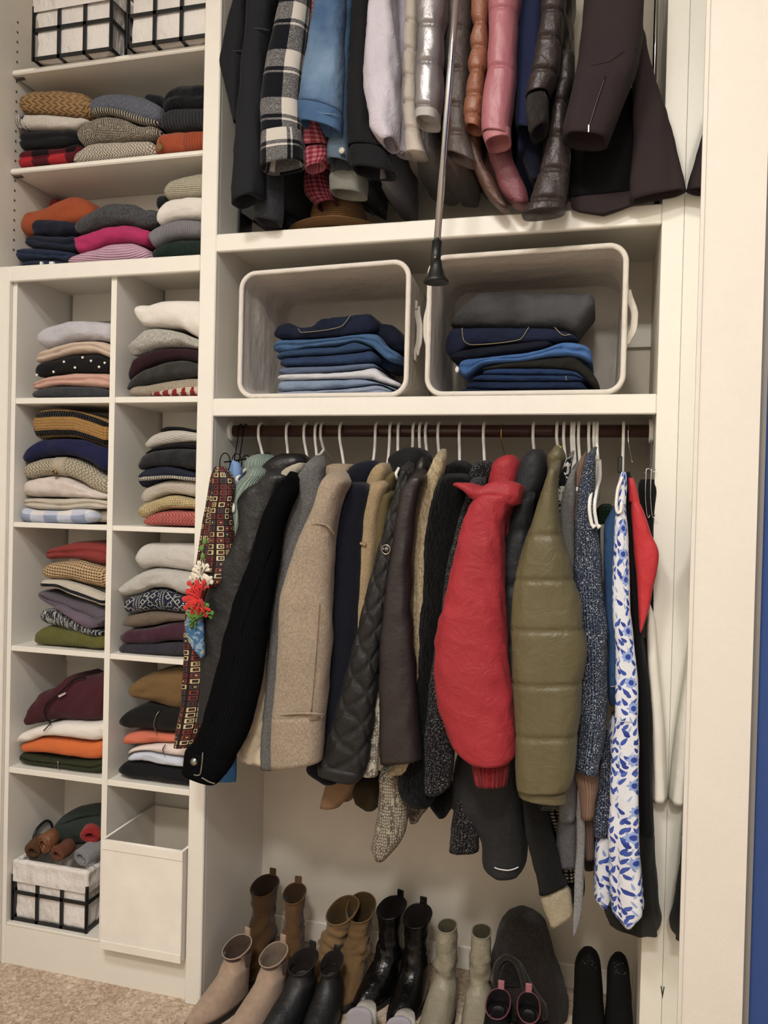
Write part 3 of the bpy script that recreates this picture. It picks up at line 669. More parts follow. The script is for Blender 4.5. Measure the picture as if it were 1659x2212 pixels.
C('R', z2, 'large white sweater on top of the grey heather one', [(975,280),(1000,255),(1080,252),(1200,222),(1350,218),(1560,225)], [(985,340),(1040,420),(1120,425),(1300,430),(1400,480),(1560,565)], cloth('dcd6cc', .06), amp=.004)
C('L', z2, 'pale blue and white checked fuzzy sweater at the bottom', [(90,1810),(120,1775),(250,1800),(420,1805),(560,1790),(660,1800),(700,1830)], [(90,1870),(130,1890),(350,1910),(600,1908),(690,1880)], gingham('cfcac6', '8c98b4', .1, 'b4bacb', .9), Yf=.008)
C('L', z2, 'beige knit tucked beside the pale blue checked sweater', [(690,1830),(740,1800),(830,1795)], [(690,1900),(830,1900)], rib('b8ad98', .007, 'Y', .5), Yf=.05)
C('L', z2, 'stone coloured thin sweater over the pale blue checked one', [(120,1750),(170,1710),(400,1715),(640,1710),(800,1730)], [(125,1770),(180,1790),(400,1808),(640,1800),(800,1800)], cloth('b7ad9c', .1), lobes=2)
C('L', z2, 'blush cream fuzzy sweater beneath the cream crochet one', [(125,1650),(170,1580),(260,1555),(400,1540),(560,1590),(660,1640),(800,1680)], [(130,1690),(200,1708),(400,1712),(600,1718),(800,1730)], fuzzy('cdbfb6', .12, bump=.5), amp=.005)
def bee(t):
    q = P(*z2([(410, 1525)])[0], .012)
    t.add('emblem', ball(q, (.006, .003, .011), 10), metal('8a6a2a', .4)); t.add('emblem_wing', ball(q+np.array([-.006, 0, .004]), (.007, .002, .003), 8), plastic('2a2014')); t.add('emblem_wing', ball(q+np.array([.006, 0, -.002]), (.007, .002, .003), 8), plastic('2a2014'))
    sub_fold(t, 'button_placket', z2, [(360,1400),(480,1398)], [(400,1545),(455,1552)], rib('c6b79e', .005, 'Y', .6), Yf=.012, dep=.04, amp=.001)
C('L', z2, 'cream cable cardigan with a small gold emblem on its placket', [(140,1500),(180,1450),(300,1410),(480,1400),(640,1460),(740,1530),(810,1560)], [(145,1545),(200,1570),(300,1550),(420,1545),(560,1585),(700,1670),(810,1700)], cable('c9bc9f', .024, pv=.012), 'folded_cardigan', 'cardigan', extra=bee, Yf=.018)
C('L', z2, 'bright navy sweater under the black and gold striped one', [(118,1395),(170,1350),(260,1280),(420,1262),(560,1265),(700,1310),(810,1340)], [(125,1410),(165,1450),(300,1405),(460,1392),(620,1440),(740,1510),(810,1530)], cloth('1b1f47', .1), Yf=.01, amp=.005)
C('L', z2, 'chunky sweater with black and gold stripes', [(225,1080),(300,1045),(400,1035),(520,1050),(650,1080),(810,1140)], [(215,1200),(260,1265),(400,1258),(520,1258),(650,1290),(810,1350)], stripes(((.3, 'b8873c'), (.62, '15120f'), (1., 'b8873c')), 'v', .062, .9, .009), nose=.03)
C('R', z2, 'coral pink pointelle sweater at the bottom under the pale yellow one', [(1045,1880),(1080,1850),(1180,1810),(1260,1795),(1400,1805),(1560,1805)], [(1045,1900),(1080,1920),(1560,1930)], cable('d9685e', .022, .9, .3, .012))
C('R', z2, 'pale yellow open knit sweater above the coral pink one', [(1000,1810),(1040,1760),(1180,1710),(1270,1688),(1400,1710),(1560,1760)], [(1005,1845),(1050,1870),(1180,1810),(1260,1795),(1560,1800)], knit('d9c48e', 'b49a60', .008, .008, .9), Yf=.01)
C('R', z2, 'off white ribbed sweater above the pale yellow one', [(1028,1700),(1060,1640),(1150,1600),(1250,1575),(1400,1575),(1560,1600)], [(1030,1735),(1070,1758),(1180,1705),(1270,1685),(1400,1705),(1560,1745)], rib('d5c8b8', .005, 'Y', .7))
C('R', z2, 'navy open knit sweater with a white bottom band', [(1005,1560),(1020,1520),(1100,1480),(1200,1470),(1400,1510),(1560,1560)], [(1010,1600),(1040,1640),(1150,1600),(1250,1570),(1560,1600)], mesh_knit('1c2a4e', '0a0c14', .009), Yf=.01,
  extra=lambda t: sub_fold(t, 'white_band', z2, [(1004,1550),(1060,1548),(1250,1540),(1400,1552),(1560,1570)], [(1006,1595),(1060,1590),(1250,1572),(1400,1588),(1560,1604)], knit('c8c2b4', '55524c', .008, .006), Yf=.005, dep=.05, amp=.001, xmax=XRR))
C('R', z2, 'charcoal fuzzy sweater above the navy open knit one', [(1005,1450),(1060,1380),(1130,1355),(1330,1335),(1560,1350)], [(1005,1490),(1030,1510),(1100,1475),(1250,1475),(1400,1500),(1560,1530)], fuzzy('26272b', .3), Yf=.012)
C('R', z2, 'thin black sweater under the white ribbed one', [(1090,1370),(1150,1335),(1250,1310),(1400,1295),(1560,1300)], [(1060,1390),(1130,1360),(1330,1335),(1560,1350)], cloth('16161a', .1))
C('R', z2, 'white ribbed sweater with a black band lying over it', [(1055,1300),(1080,1275),(1180,1210),(1300,1200),(1420,1215),(1560,1240)], [(1060,1320),(1080,1345),(1200,1320),(1400,1295),(1560,1298)], rib('cfc9be', .005, 'Y', .6), Yf=.014)
C('R', z2, 'thin black shirt topmost above the white ribbed sweater', [(1170,1205),(1250,1176),(1340,1178),(1450,1203),(1560,1225)], [(1170,1218),(1300,1200),(1420,1215),(1560,1238)], cloth('121318', .1), 'folded_shirt', 'shirt', Yf=.03)
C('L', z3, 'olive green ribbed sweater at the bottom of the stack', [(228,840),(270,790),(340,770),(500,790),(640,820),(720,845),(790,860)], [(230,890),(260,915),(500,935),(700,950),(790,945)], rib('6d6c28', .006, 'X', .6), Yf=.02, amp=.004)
C('L', z3, 'black and white marled sweater above the olive green one', [(268,690),(310,645),(380,640),(500,680),(620,760),(740,820)], [(275,715),(330,760),(420,785),(560,825),(690,852),(740,850)], marl('17181b', 'b0b0b0'))
C('L', z3, 'mauve grey sweater with a bunched lilac sleeve', [(255,520),(300,500),(380,530),(500,570),(640,600),(790,660)], [(265,555),(320,600),(420,660),(560,760),(640,800),(720,790),(790,740)], fuzzy('5e5660', .2, bump=.5), amp=.006, lobes=2, Yf=.02,
  extra=lambda t: sub_fold(t, 'lilac_sleeve', z3, [(380,620),(420,608),(520,650),(640,700),(710,750)], [(385,650),(480,700),(580,770),(640,800),(700,790)], rib('7d6c7c', .006, 'Y', .6), Yf=.008, dep=.12))
C('L', z3, 'white plush sweater with a navy stripe', [(270,460),(310,420),(400,420),(550,450),(790,545)], [(275,495),(400,500),(520,545),(650,590),(790,640)], stripes(((.42, 'd2c9b6'), (.62, '191c2a'), (1., 'd2c9b6')), 'v', .055, .5, .004), nose=.022, Yf=.016)
C('L', z3, 'sand coloured honeycomb mesh sweater under the red one', [(285,360),(320,310),(420,285),(560,275),(650,300),(790,340)], [(290,390),(340,420),(500,435),(640,470),(790,500)], mesh_knit('cdac7a', '5a4026', .019))
C('L', z3, 'plain brick red sweater topmost above the sand mesh one', [(312,210),(340,195),(450,160),(580,135),(700,145),(800,165)], [(315,260),(335,275),(450,270),(580,280),(700,310),(800,330)], cloth('8a302c', .08), Yf=.03, lobes=2)
C('R', z3, 'dark slate ribbed sweater at the bottom under the plum one', [(862,930),(900,905),(1100,905),(1280,895),(1540,900)], [(862,960),(900,985),(1100,993),(1540,1012)], rib('3c3a46', .005, 'X', .6))
C('R', z3, 'plum fuzzy sweater between the slate and taupe ones', [(870,840),(940,800),(1060,790),(1200,760),(1330,735),(1540,730)], [(870,870),(910,905),(1100,915),(1250,890),(1540,900)], fuzzy('4a2136', .2))
C('R', z3, 'taupe fine knit sweater above the plum one', [(885,760),(930,700),(1000,680),(1130,660),(1300,675),(1540,690)], [(890,775),(1000,785),(1130,770),(1300,738),(1540,728)], fuzzy('6f6050', .15, bump=.4))
C('R', z3, 'navy fair isle patterned sweater with white motifs', [(895,590),(930,555),(1030,530),(1120,495),(1200,495),(1320,540),(1540,600)], [(900,640),(930,680),(1020,675),(1130,660),(1300,675),(1540,690)], nordic('1d2742', 'b8b4a4', .017, 0), Yf=.015)
C('R', z3, 'pale grey fuzzy sweater above the fair isle one', [(858,490),(930,430),(1030,365),(1130,340),(1280,350),(1540,400)], [(862,510),(910,548),(1030,528),(1120,490),(1200,490),(1320,535),(1540,590)], fuzzy('b3afa8', .15, bump=.6), Yf=.01, amp=.004)
C('R', z3, 'light grey smooth sweater topmost above the fuzzy one', [(985,250),(1030,170),(1090,148),(1250,148),(1540,160)], [(990,290),(1040,352),(1130,335),(1280,350),(1540,395)], fuzzy('bdb8b0', .1, bump=.4), Yf=.02)
C('L', z3, 'dark forest green hoodie with zipper at the bottom', [(100,1760),(150,1720),(300,1750),(500,1780),(660,1780),(770,1770)], [(110,1790),(200,1812),(450,1840),(700,1872),(770,1872)], cloth('33381f', .12), 'folded_hoodie', 'hoodie', lobes=2,
  extra=lambda t: t.add('zipper', tube([P(*z3([(432,1775)])[0], .014), P(*z3([(436,1832)])[0], .016)], .0016, 6), metal('8f8f80', .4)))
C('L', z3, 'vivid orange sweatshirt between the forest green and white ones', [(125,1660),(180,1640),(300,1605),(450,1612),(640,1640),(770,1620)], [(130,1690),(180,1725),(300,1730),(500,1760),(700,1780),(770,1765)], cloth('d1641a', .08), 'folded_sweatshirt', 'sweatshirt', Yf=.015)
C('L', z3, 'white hoodie with a dark drawstring under the maroon one', [(95,1630),(150,1570),(300,1520),(480,1490),(640,1500),(790,1475)], [(100,1650),(200,1640),(320,1600),(500,1615),(680,1640),(790,1615)], cloth('ddd5cb', .06), 'folded_hoodie', 'hoodie', Yf=.008,
  extra=lambda t: t.add('drawstring', tube([P(*z3([(380,1495)])[0], .002), P(*z3([(350,1525)])[0], .0), P(*z3([(325,1550)])[0], .002)], .0018, 6), cloth('2a2420')))
C('L', z3, 'maroon hooded sweatshirt slumped on top with its neck opening showing', [(150,1480),(200,1360),(250,1280),(340,1245),(420,1180),(450,1155),(500,1180),(600,1160),(700,1130),(790,1115)], [(150,1535),(250,1520),(400,1490),(600,1500),(690,1500),(790,1472)], cloth('4e1f28', .1), 'folded_hoodie', 'hoodie', amp=.006, nose=.06, Yf=.015,
  extra=lambda t: (t.add('drawstring', tube([P(*z3([q])[0], y) for q, y in (((640,1150),.035),((560,1165),.03),((490,1225),.012),((420,1290),.006),((350,1350),.004),((330,1400),.004),((345,1460),.006),((380,1485),.008))], .0035, 8, n=30), cloth('26090f')), t.add('neck_label', slab([(lambda q: (q[0], q[2]))(P(*z3([p])[0], .01)) for p in ((440,1285),(500,1258),(495,1275),(450,1300))], .003, 1, .004), cloth('b9a5a0'), smooth=False)))
C('R', z3, 'black sweater lying at the bottom under the pale blue one', [(858,1835),(920,1790),(1100,1800),(1250,1830),(1540,1850)], [(858,1880),(900,1902),(1150,1945),(1330,1968),(1540,1990)], cloth('15161a', .1), Yf=.012, nose=.06)
C('R', z3, 'pale blue sweatshirt between the black and blush ones', [(930,1760),(1000,1715),(1100,1708),(1230,1740),(1540,1770)], [(935,1785),(1050,1790),(1200,1815),(1540,1850)], cloth('bcc2d0', .06), 'folded_sweatshirt', 'sweatshirt', Yf=.012, amp=.004)
C('R', z3, 'blush white hoodie with a short cord above the pale blue one', [(930,1720),(980,1685),(1100,1660),(1250,1650),(1540,1650)], [(935,1740),(1000,1712),(1100,1705),(1230,1740),(1540,1765)], cloth('d6c8bf', .06), 'folded_hoodie', 'hoodie', Yf=.01,
  extra=lambda t: t.add('cord', tube([P(*z3([q])[0], .003) for q in ((1235,1655),(1215,1690),(1222,1718))], .0018, 6, n=10), cloth('6a5448')))
C('R', z3, 'coral orange sweatshirt under the black zipped one', [(890,1640),(930,1580),(1050,1560),(1250,1580),(1540,1590)], [(895,1665),(1000,1662),(1150,1650),(1540,1640)], cloth('d06a4c', .06), 'folded_sweatshirt', 'sweatshirt', Yf=.015)
C('R', z3, 'black zip hoodie with a pale zipper under the camel sweater', [(860,1480),(930,1410),(1050,1365),(1200,1390),(1540,1440)], [(862,1510),(950,1550),(1060,1555),(1200,1575),(1540,1585)], cloth('171615', .1), 'folded_hoodie', 'hoodie', Yf=.005, nose=.06,
  extra=lambda t: t.add('zipper', tube([P(*z3([q])[0], y) for q, y in (((1195,1398),.012),((1165,1440),.0),((1150,1500),-.001),((1165,1565),.004))], .0017, 6, n=14), metal('8c8878', .4)))
C('R', z3, 'camel sweater topmost above the black zip hoodie', [(930,1250),(980,1190),(1080,1130),(1250,1100),(1300,1082),(1540,1120)], [(940,1290),(990,1325),(1150,1370),(1300,1420),(1540,1450)], rib('836438', .005, 'Y', .35), Yf=.02, nose=.06, amp=.004)

# ---- jeans
gJ = 'jeans folded in the fabric bins'
def J(zm, label, top, bot, mat, extra=None, **kw):
    kw.setdefault('Yf', .06); kw.setdefault('dep', .24); kw.setdefault('nose', .02); kw.setdefault('amp', .003); folded('folded_jeans', label, 'jeans', zm, top, bot, mat, extra, gJ, **kw)
J(z7, 'palest acid washed jeans at the bottom of the stack', [(405,1170),(450,1150),(500,1140),(800,1125),(1000,1108),(1105,1095),(1200,1120)], [(405,1182),(452,1184),(1100,1180),(1200,1165)], denim('9aa4b4', '6a7a96', .7), lobes=2)
J(z7, 'light blue washed jeans under the white ones', [(455,1110),(480,1070),(700,1065),(1000,1058),(1080,1075),(1230,1120)], [(460,1135),(500,1140),(800,1125),(1000,1108),(1110,1095),(1230,1140)], denim('8496ae', '5d7294', .7))
J(z7, 'white jeans between light blue and faded blue ones', [(455,1035),(500,1028),(800,1018),(1000,1000),(1080,982),(1150,1035),(1250,1080)], [(458,1065),(500,1070),(800,1062),(1050,1060),(1150,1090),(1250,1110)], denim('c2c2c6', 'b0b2ba', .4))
J(z7, 'faded grey blue jeans above the white ones', [(460,1000),(500,985),(800,975),(1080,958),(1110,980)], [(465,1022),(520,1032),(800,1018),(1000,998),(1110,985)], denim('5f6f88', '47597a', .6))
J(z7, 'dark blue jeans with folded hems above the faded pair', [(470,950),(500,925),(800,905),(1000,885),(1060,875),(1105,900)], [(475,970),(520,980),(800,972),(1080,955),(1105,945)], denim('24395c', '33496c', .5))
J(z7, 'deep blue jeans under the mid blue pair', [(450,900),(500,880),(700,858),(850,850),(960,820),(1060,850)], [(460,930),(520,920),(800,905),(1000,882),(1065,870)], denim('2c4668', '24395c', .5))
J(z7, 'mid blue jeans hanging over at one end', [(425,840),(450,808),(700,800),(900,780),(1050,765),(1100,770),(1160,840),(1250,890)], [(430,880),(480,885),(700,858),(850,845),(970,820),(1060,850),(1180,940),(1250,950)], denim('41658f', '365679', .6), lobes=2)
def stitch(t, zm, pts, Y):
    t.add('pocket_stitching', tube([P(*zm([q])[0], Y) for q in pts], .0012, 5, n=30), cloth('8f8262'))
J(z7, 'darkest navy jeans with a stitched pocket topmost in the stack', [(432,745),(470,705),(530,695),(620,725),(690,715),(740,670),(900,650),(1050,635),(1100,670)], [(440,790),(500,808),(700,798),(900,778),(1060,760),(1100,745)], denim('131b30', '1d2944', .5),
  extra=lambda t: (stitch(t, z7, [(605,740),(625,765),(760,752),(880,725),(940,655)], .055), sub_fold(t, 'waistband', z7, [(1080,690),(1180,698),(1270,770)], [(1080,770),(1180,860),(1268,900)], denim('10172a'), Yf=.1, dep=.15)))
J(z7, 'navy jeans bunched at the side of the light stack', [(1100,880),(1200,860),(1252,900)], [(1110,960),(1180,1010),(1252,990)], denim('15243e'), Yf=.12, dep=.15)
J(z8, 'navy jeans at the very bottom under four dark pairs', [(265,930),(300,920),(600,935),(910,930)], [(268,954),(910,948)], denim('15223e', '1b2c50', .5))
J(z8, 'navy jeans second from the bottom of dark stack', [(300,905),(340,885),(600,885),(910,885),(950,920)], [(305,925),(600,932),(910,928),(950,930)], denim('172848', '1b2c50', .5))
J(z8, 'blue jeans with a stitched hem third from the bottom of dark stack', [(335,860),(400,848),(600,850),(860,852),(930,870)], [(340,880),(600,888),(910,885),(930,880)], denim('1f3760', '182b4e', .5),
  extra=lambda t: stitch(t, z8, [(835,858),(838,882)], .055))
J(z8, 'royal blue jeans under the black olive pair', [(390,825),(500,815),(700,815),(880,830),(940,870)], [(395,850),(600,852),(860,855),(940,880)], denim('203c6a', '182b4e', .5))
J(z8, 'black olive jeans draped down at one end', [(400,810),(500,790),(700,765),(860,750),(930,790),(1000,870),(1020,930)], [(390,825),(600,815),(880,832),(960,890),(1020,940)], denim('26251f', '1c1c1a', .5))
J(z8, 'bright blue jeans bulging out of the dark stack', [(255,810),(280,770),(420,755),(700,715),(830,675),(960,700),(975,750)], [(255,840),(300,855),(400,795),(600,780),(800,750),(900,755),(970,790)], denim('38639f', '4a78b4', .5), Yf=.05, lobes=2,
  extra=lambda t: t.add('white_label', ball(P(*z8([(262,825)])[0], .05), (.006, .004, .009), 8), cloth('d8d4c8')))
J(z8, 'black navy jeans above the bright blue pair', [(215,740),(300,715),(500,690),(730,668),(765,680)], [(225,765),(300,770),(420,752),(700,712),(765,690)], denim('121728'))
J(z8, 'navy jeans with two stitched back pockets', [(190,640),(230,600),(400,598),(700,600),(870,630),(895,650)], [(190,730),(215,755),(330,700),(600,680),(760,675),(895,665)], denim('171f38', '1f2a48', .5), lobes=1,
  extra=lambda t: (stitch(t, z8, [(288,605),(296,670),(340,695),(590,668),(640,602)], .056), stitch(t, z8, [(775,603),(830,645),(860,640)], .056)))
J(z8, 'faded black jeans in a big fold topmost in the dark stack', [(220,560),(280,480),(350,410),(400,390),(700,395),(960,402),(985,420)], [(225,590),(300,598),(500,600),(800,600),(880,625),(930,560),(985,500)], denim('3a3a3c', '55565a', .9), nose=.07, Yf=.07, dep=.22)
# ------------------------------------------------------------------ bins and baskets
def rrect(x0, x1, z0, z1, r, n=8):
    pts = []
    for cx, cz, a0 in ((x1-r, z1-r, 0), (x0+r, z1-r, 90), (x0+r, z0+r, 180), (x1-r, z0+r, 270)):
        for k in range(n+1):
            a = math.radians(a0+90*k/n); pts.append((cx+r*math.cos(a), cz+r*math.sin(a)))
    return np.array(pts)
CANVAS = cloth('d8d0c4', .06, .9, .1, .5, 420, .5); CANVAS_IN = cloth('d0c8bd', .05, .9, .1, .3, 300, .3)
def fabric_bin(label, x0, x1, z0, z1, yf, depth, skew, hz_px, seed):
    """open-fronted canvas bin lying on its side; z1 may rise along x by skew"""
    t = Thing('fabric_bin'); ol = rrect(x0, x1, z0, z1, .045, 10); fx = (ol[:, 0]-x0)/(x1-x0)
    def ring(y, grow, seedk=0, wob=0.0):
        c = np.array([(x0+x1)/2, (z0+z1)/2]); q = ol.copy(); sc_ = 1-.04*(y-yf)/depth; q = (q-c)*sc_+c+np.array([0, -(1-sc_)*(z1-z0)/2])
        d = q-c; L = np.linalg.norm(d, axis=1)[:, None]; q = q+d/L*grow
        zz = q[:, 1]+skew*fx*np.clip((q[:, 1]-z0)/(z1-z0), 0, 1)
        R = np.stack([q[:, 0], np.full(len(q), y), zz], 1)
        if wob: w = fbm(R, (9, 9, 9), seed)*wob; R[:, 0] += w*d[:, 0]/L[:, 0]; R[:, 2] += w*d[:, 1]/L[:, 0]*np.clip((R[:, 2]-z0)/.06, 0, 1)
        return R
    ys = np.linspace(yf, yf+depth, 14)
    out = np.array([ring(y, 0, wob=.002*min(1, (y-yf)*12)) for y in ys]); inn = np.array([ring(y, -.004, wob=.006*min(1, (y-yf)*12)) for y in np.linspace(yf, yf+depth-.006, 14)])
    def uvs(G):
        n, m = G.shape[:2]; UV = np.zeros((n, m+1, 2)); UV[..., 0] = np.linspace(0, 1.4, m+1); UV[..., 1] = (G[:, 0, 1]-yf)[:, None]; return UV
    t.add('outer_shell', grid(out, uvs(out), True, False, True), CANVAS)
    t.add('lining', grid(inn, uvs(inn), True, False, True), CANVAS_IN)
    rim = ring(yf, -.002); t.add('rim', tube(rim, .0075, 10, caps=False, closed=True, r2=.0075), CANVAS)
    zc = (z0+z1)/2
    for sd, xx in ((1, x1), (-1, x0)):
        bl = .55 if (sd > 0) == (seed == 5) else 1.; za, zb = zc+.085, zc-.055; yy = yf+(.035 if seed == 9 else .085)
        path = [(xx+sd*.004, yy, za), (xx+sd*.01*bl, yy, za-.02), (xx+sd*.024*bl, yy, zc+.02), (xx+sd*.022*bl, yy, zc-.015), (xx+sd*.01*bl, yy, zb+.012), (xx+sd*.004, yy, zb)]
        h = t.add('handle', tube(path, .0022, 8, n=24, r2=.0095), CANVAS)
        for z_ in (za+.004, zb-.004): t.add('handle_tab', box(min(xx, xx+sd*.007), max(xx, xx+sd*.007), yy-.012, yy+.012, z_-.012, z_+.012, .002), CANVAS, sub=h, smooth=False)
    t.done(label, 'bin', 'canvas bins above the clothes rod')
a, b, c_ = P(516, 862, .012), P(878, 862, .012), P(700, 580, .012)
fabric_bin('grey white canvas bin on its side holding the lighter jeans', a[0], b[0], 1.8095, P(560, 590, .012)[2], .012, .36, .012, None, 5)
a, b = P(921, 858, .012), P(1346, 855, .012)
fabric_bin('grey white canvas bin on its side holding the darker jeans', a[0], b[0], 1.8095, P(960, 556, .012)[2], .012, .36, .008, None, 9)

BLACKM = plastic('17181b', .4); LINER = cloth('dcd6d0', .04, .9, .1, .3, 300, 1.0)
def flat_bar(p, q, w, th, nrm):
    p, q, nrm = map(np.asarray, (p, q, nrm)); d = (q-p)/np.linalg.norm(q-p); s = np.cross(d, nrm)
    V = []
    for e in (p-d*w/2*0, q):
        for i, j in ((-1, -1), (1, -1), (1, 1), (-1, 1)): V.append(e+s*w/2*i+nrm*th/2*j)
    F = [[0, 1, 2, 3], [7, 6, 5, 4]]+[[k, k+4, (k+1) % 4+4, (k+1) % 4] for k in range(4)]
    V = np.array(V); return V, F, np.array([[V[i][0], V[i][2]] for f in F for i in f])
def wire_basket(label, x0, x1, y0, y1, z0, h, cuff, nfront=2, handle=True, seed=3, dz=0.):
    t = Thing('wire_basket'); w = .011; th = .004; z1 = z0+h; X = np.array([1., 0, 0]); Y = np.array([0, 1., 0]); Zv = np.array([0, 0, 1.])
    # liner with a folded-over cuff
    n = 24; ol = rrect(x0+.006, x1-.006, y0+.006, y1-.006, .006, 3); L = len(ol)
    zs = np.concatenate([np.linspace(z0+.004, z1+.005, 16)]); c = ol.mean(0)
    def wall(off, zz, amp, sd):
        G = []
        for z in zz:
            d = (ol-c); d = d/np.linalg.norm(d, axis=1)[:, None]; R = np.stack([ol[:, 0]+d[:, 0]*off, ol[:, 1]+d[:, 1]*off, np.full(L, z)], 1); G.append(R)
        G = np.array(G); f = fbm(G, (13, 13, 16), sd)*amp; d = (ol-c); d = d/np.linalg.norm(d, axis=1)[:, None]; G[:, :, 0] += f*d[None, :, 0]; G[:, :, 1] += f*d[None, :, 1]; return G
    li = t.add('liner', grid(wall(-.002, zs, .0035, seed), None, True, True, False), LINER)
    t.add('liner_inside', grid(wall(-.012, np.linspace(z0+.01, z1+.006, 10), .003, seed+1)[::-1], None, True, False, True), LINER, sub=li)
    cg = wall(.0135, np.linspace(z1+.008, z1-cuff, 10), .004, seed+2); cg[-1, :, 2] += fbm(cg[-1], (8, 8, 8), seed+4)*.004; top = wall(-.012, [z1+.006], .003, seed+1); G = np.concatenate([top, wall(-.004, [z1+.012], .003, seed+1), cg])
    t.add('liner_cuff', grid(G, None, True, False, False), LINER, sub=li)
    for (xa, ya, xb, yb, nx, nv) in ((x0, y0, x1, y0, -Y, nfront), (x1, y0, x1, y1, X, 2), (x0, y1, x1, y1, Y, nfront), (x0, y0, x0, y1, -X, 2)):
        for z in (z0+w/2, z0+h*.5): t.add('frame_bar', flat_bar((xa, ya, z), (xb, yb, z), w, th, nx), BLACKM, smooth=False)
        for k in range(nv+2):
            f = k/(nv+1); xx, yy = xa+(xb-xa)*f, ya+(yb-ya)*f; t.add('frame_post', flat_bar(np.array((xx, yy, z0))-np.asarray(nx)*0, (xx, yy, z1-cuff*.6), w, th, nx), BLACKM, smooth=False)
    for k in range(1, nfront+1):
        xx = x0+(x1-x0)*k/(nfront+1); t.add('bottom_bar', flat_bar((xx, y0, z0+.003), (xx, y1, z0+.003), w, th, -Zv), BLACKM, smooth=False)
    if handle:
        for xx in (x0, x1):
            s_ = 1 if xx == x0 else -1; yc = y0+(y1-y0)*.62
            t.add('handle', tube([(xx, yc-.05, z1-.01), (xx, yc-.05, z1+.035), (xx, yc-.03, z1+.068), (xx, yc+.01, z1+.078), (xx, yc+.04, z1+.06), (xx, yc+.05, z1+.025), (xx, yc+.05, z1-.01)], .0045, 8, n=30), BLACKM)
    t.done(label, 'basket', 'black wire baskets with white liners'); return t
zb1 = 2.873
a, b = P(68, 142, .0), P(240, 121, .0)
wire_basket('black wire basket with white liner on the highest shelf next to the side wall', a[0]+.006, b[0]-.002, .0, .24, zb1, .19, .035, handle=False, seed=11)
a = P(276, 110, .0)
wire_basket('black wire basket with white liner on the highest shelf next to the closet frame', a[0], a[0]+.27, .0, .24, zb1, .19, .035, handle=False, seed=31)
# lower basket and what is in it
a, b = P(15, 1990, -.005), P(194, 2011, -.005)
zf = .1315
BX0, BX1, BY0 = PZ(13, 1995, zf)[0], PZ(186, 2016, zf)[0], PZ(186, 2016, zf)[1]
BX0 = max(BX0, -1.815); BX1 = min(BX1, XD0-.012)
wire_basket('black wire basket with white liner filled with rolled scarves', BX0, BX1, BY0, BY0+.23, zf, .185, .06, seed=51)
def roll(name, label, cat, c, ax, length, r, mat, sq=.8, seed=1, hole=True, turns=1):
    """a strip rolled up, its spiral end open towards -ax"""
    ax = np.asarray(ax, float); ax /= np.linalg.norm(ax); c = np.asarray(c, float)
    side = np.cross(ax, [0, 0, 1.]); side /= np.linalg.norm(side); up = np.cross(side, ax)
    th = np.linspace(0, 2*np.pi, 32, endpoint=False); rings = []
    prof = [(.0, .3, .3), (-.02, .42, .42), (-.03, .62, .62), (-.028, .85, .85), (-.015, .98, .98), (.0, 1., 1.), (.5, 1.03, 1.0), (.9, .98, .98), (1., .8, .8), (1.02, .4, .4)]
    if hole: prof = [(.35, .2, .2), (.1, .42, .42)]+prof[2:]
    for f, a_, b_ in prof:
        R = c+ax*(f*length)+r*a_*np.cos(th)[:, None]*side+r*b_*sq*np.sin(th)[:, None]*up; rings.append(R)
    G = np.array(rings); G += (fbm(G, 16, seed)*.004)[..., None]*up
    UV = np.zeros((len(prof), 33, 2)); UV[..., 0] = np.linspace(0, 2*np.pi*r, 33); UV[..., 1] = np.array([p[0]*length for p in prof])[:, None]
    t = Thing(name); t.add('rolled_strip', grid(G, UV), mat)
    if turns:
        sp = [c+ax*(-.002)+r*(.45+.4*k/40)*(math.cos(k*.3)*side+sq*math.sin(k*.3)*up) for k in range(41)]
        t.add('spiral_edge', tube(sp, .0035, 6), mat)
    t.done(label, cat, 'rolled things in the wire basket')
ztop = zf+.16
def bp(px, py, Y): return P(px, py, Y)
roll('rolled_scarf', 'red rolled scarf lying in the wire basket', 'scarf', P(195, 1805, .09), (-.25, 1, .15), .1, .034, fuzzy('a01a16'), .75, 3)
roll('rolled_scarf', 'light grey rolled scarf lying in the wire basket', 'scarf', P(176, 1852, .045), (.25, 1, .12), .1, .036, fuzzy('86868a'), .8, 4)
roll('rolled_belt', 'tan leather belt coiled in the wire basket', 'belt', P(95, 1824, .07), (.15, 1, .2), .05, .028, leather('7c4c28', .5), 1.2, 5)
roll('rolled_belt', 'brown woven belt coiled beside the tan leather one', 'belt', P(70, 1838, .06), (-.2, 1, .2), .06, .026, tweed('5a3720', '8c6038', p=.006), 1.0, 6)
roll('rolled_belt', 'reddish brown braided belt coiled beside the grey scarf', 'belt', P(124, 1845, .045), (.1, 1, .15), .06, .027, tweed('6e3620', 'a06844', p=.005), .9, 7)
t = Thing('folded_jacket'); g = fold_geo([(100,1800),(125,1765),(170,1750),(240,1747)], [(100,1838),(150,1835),(240,1832)], Yf=.11, dep=.11, amp=.006, xmax=XD0-.025)
t.add('folded_layer', g, cloth('313c36', .12)); t.add('seam', tube([P(q[0], q[1], .112) for q in ((125,1785),(150,1772),(190,1760),(212,1760))], .003, 6, n=16), cloth('28322c'))
t.done('dark green folded jacket at the back of the wire basket', 'jacket')
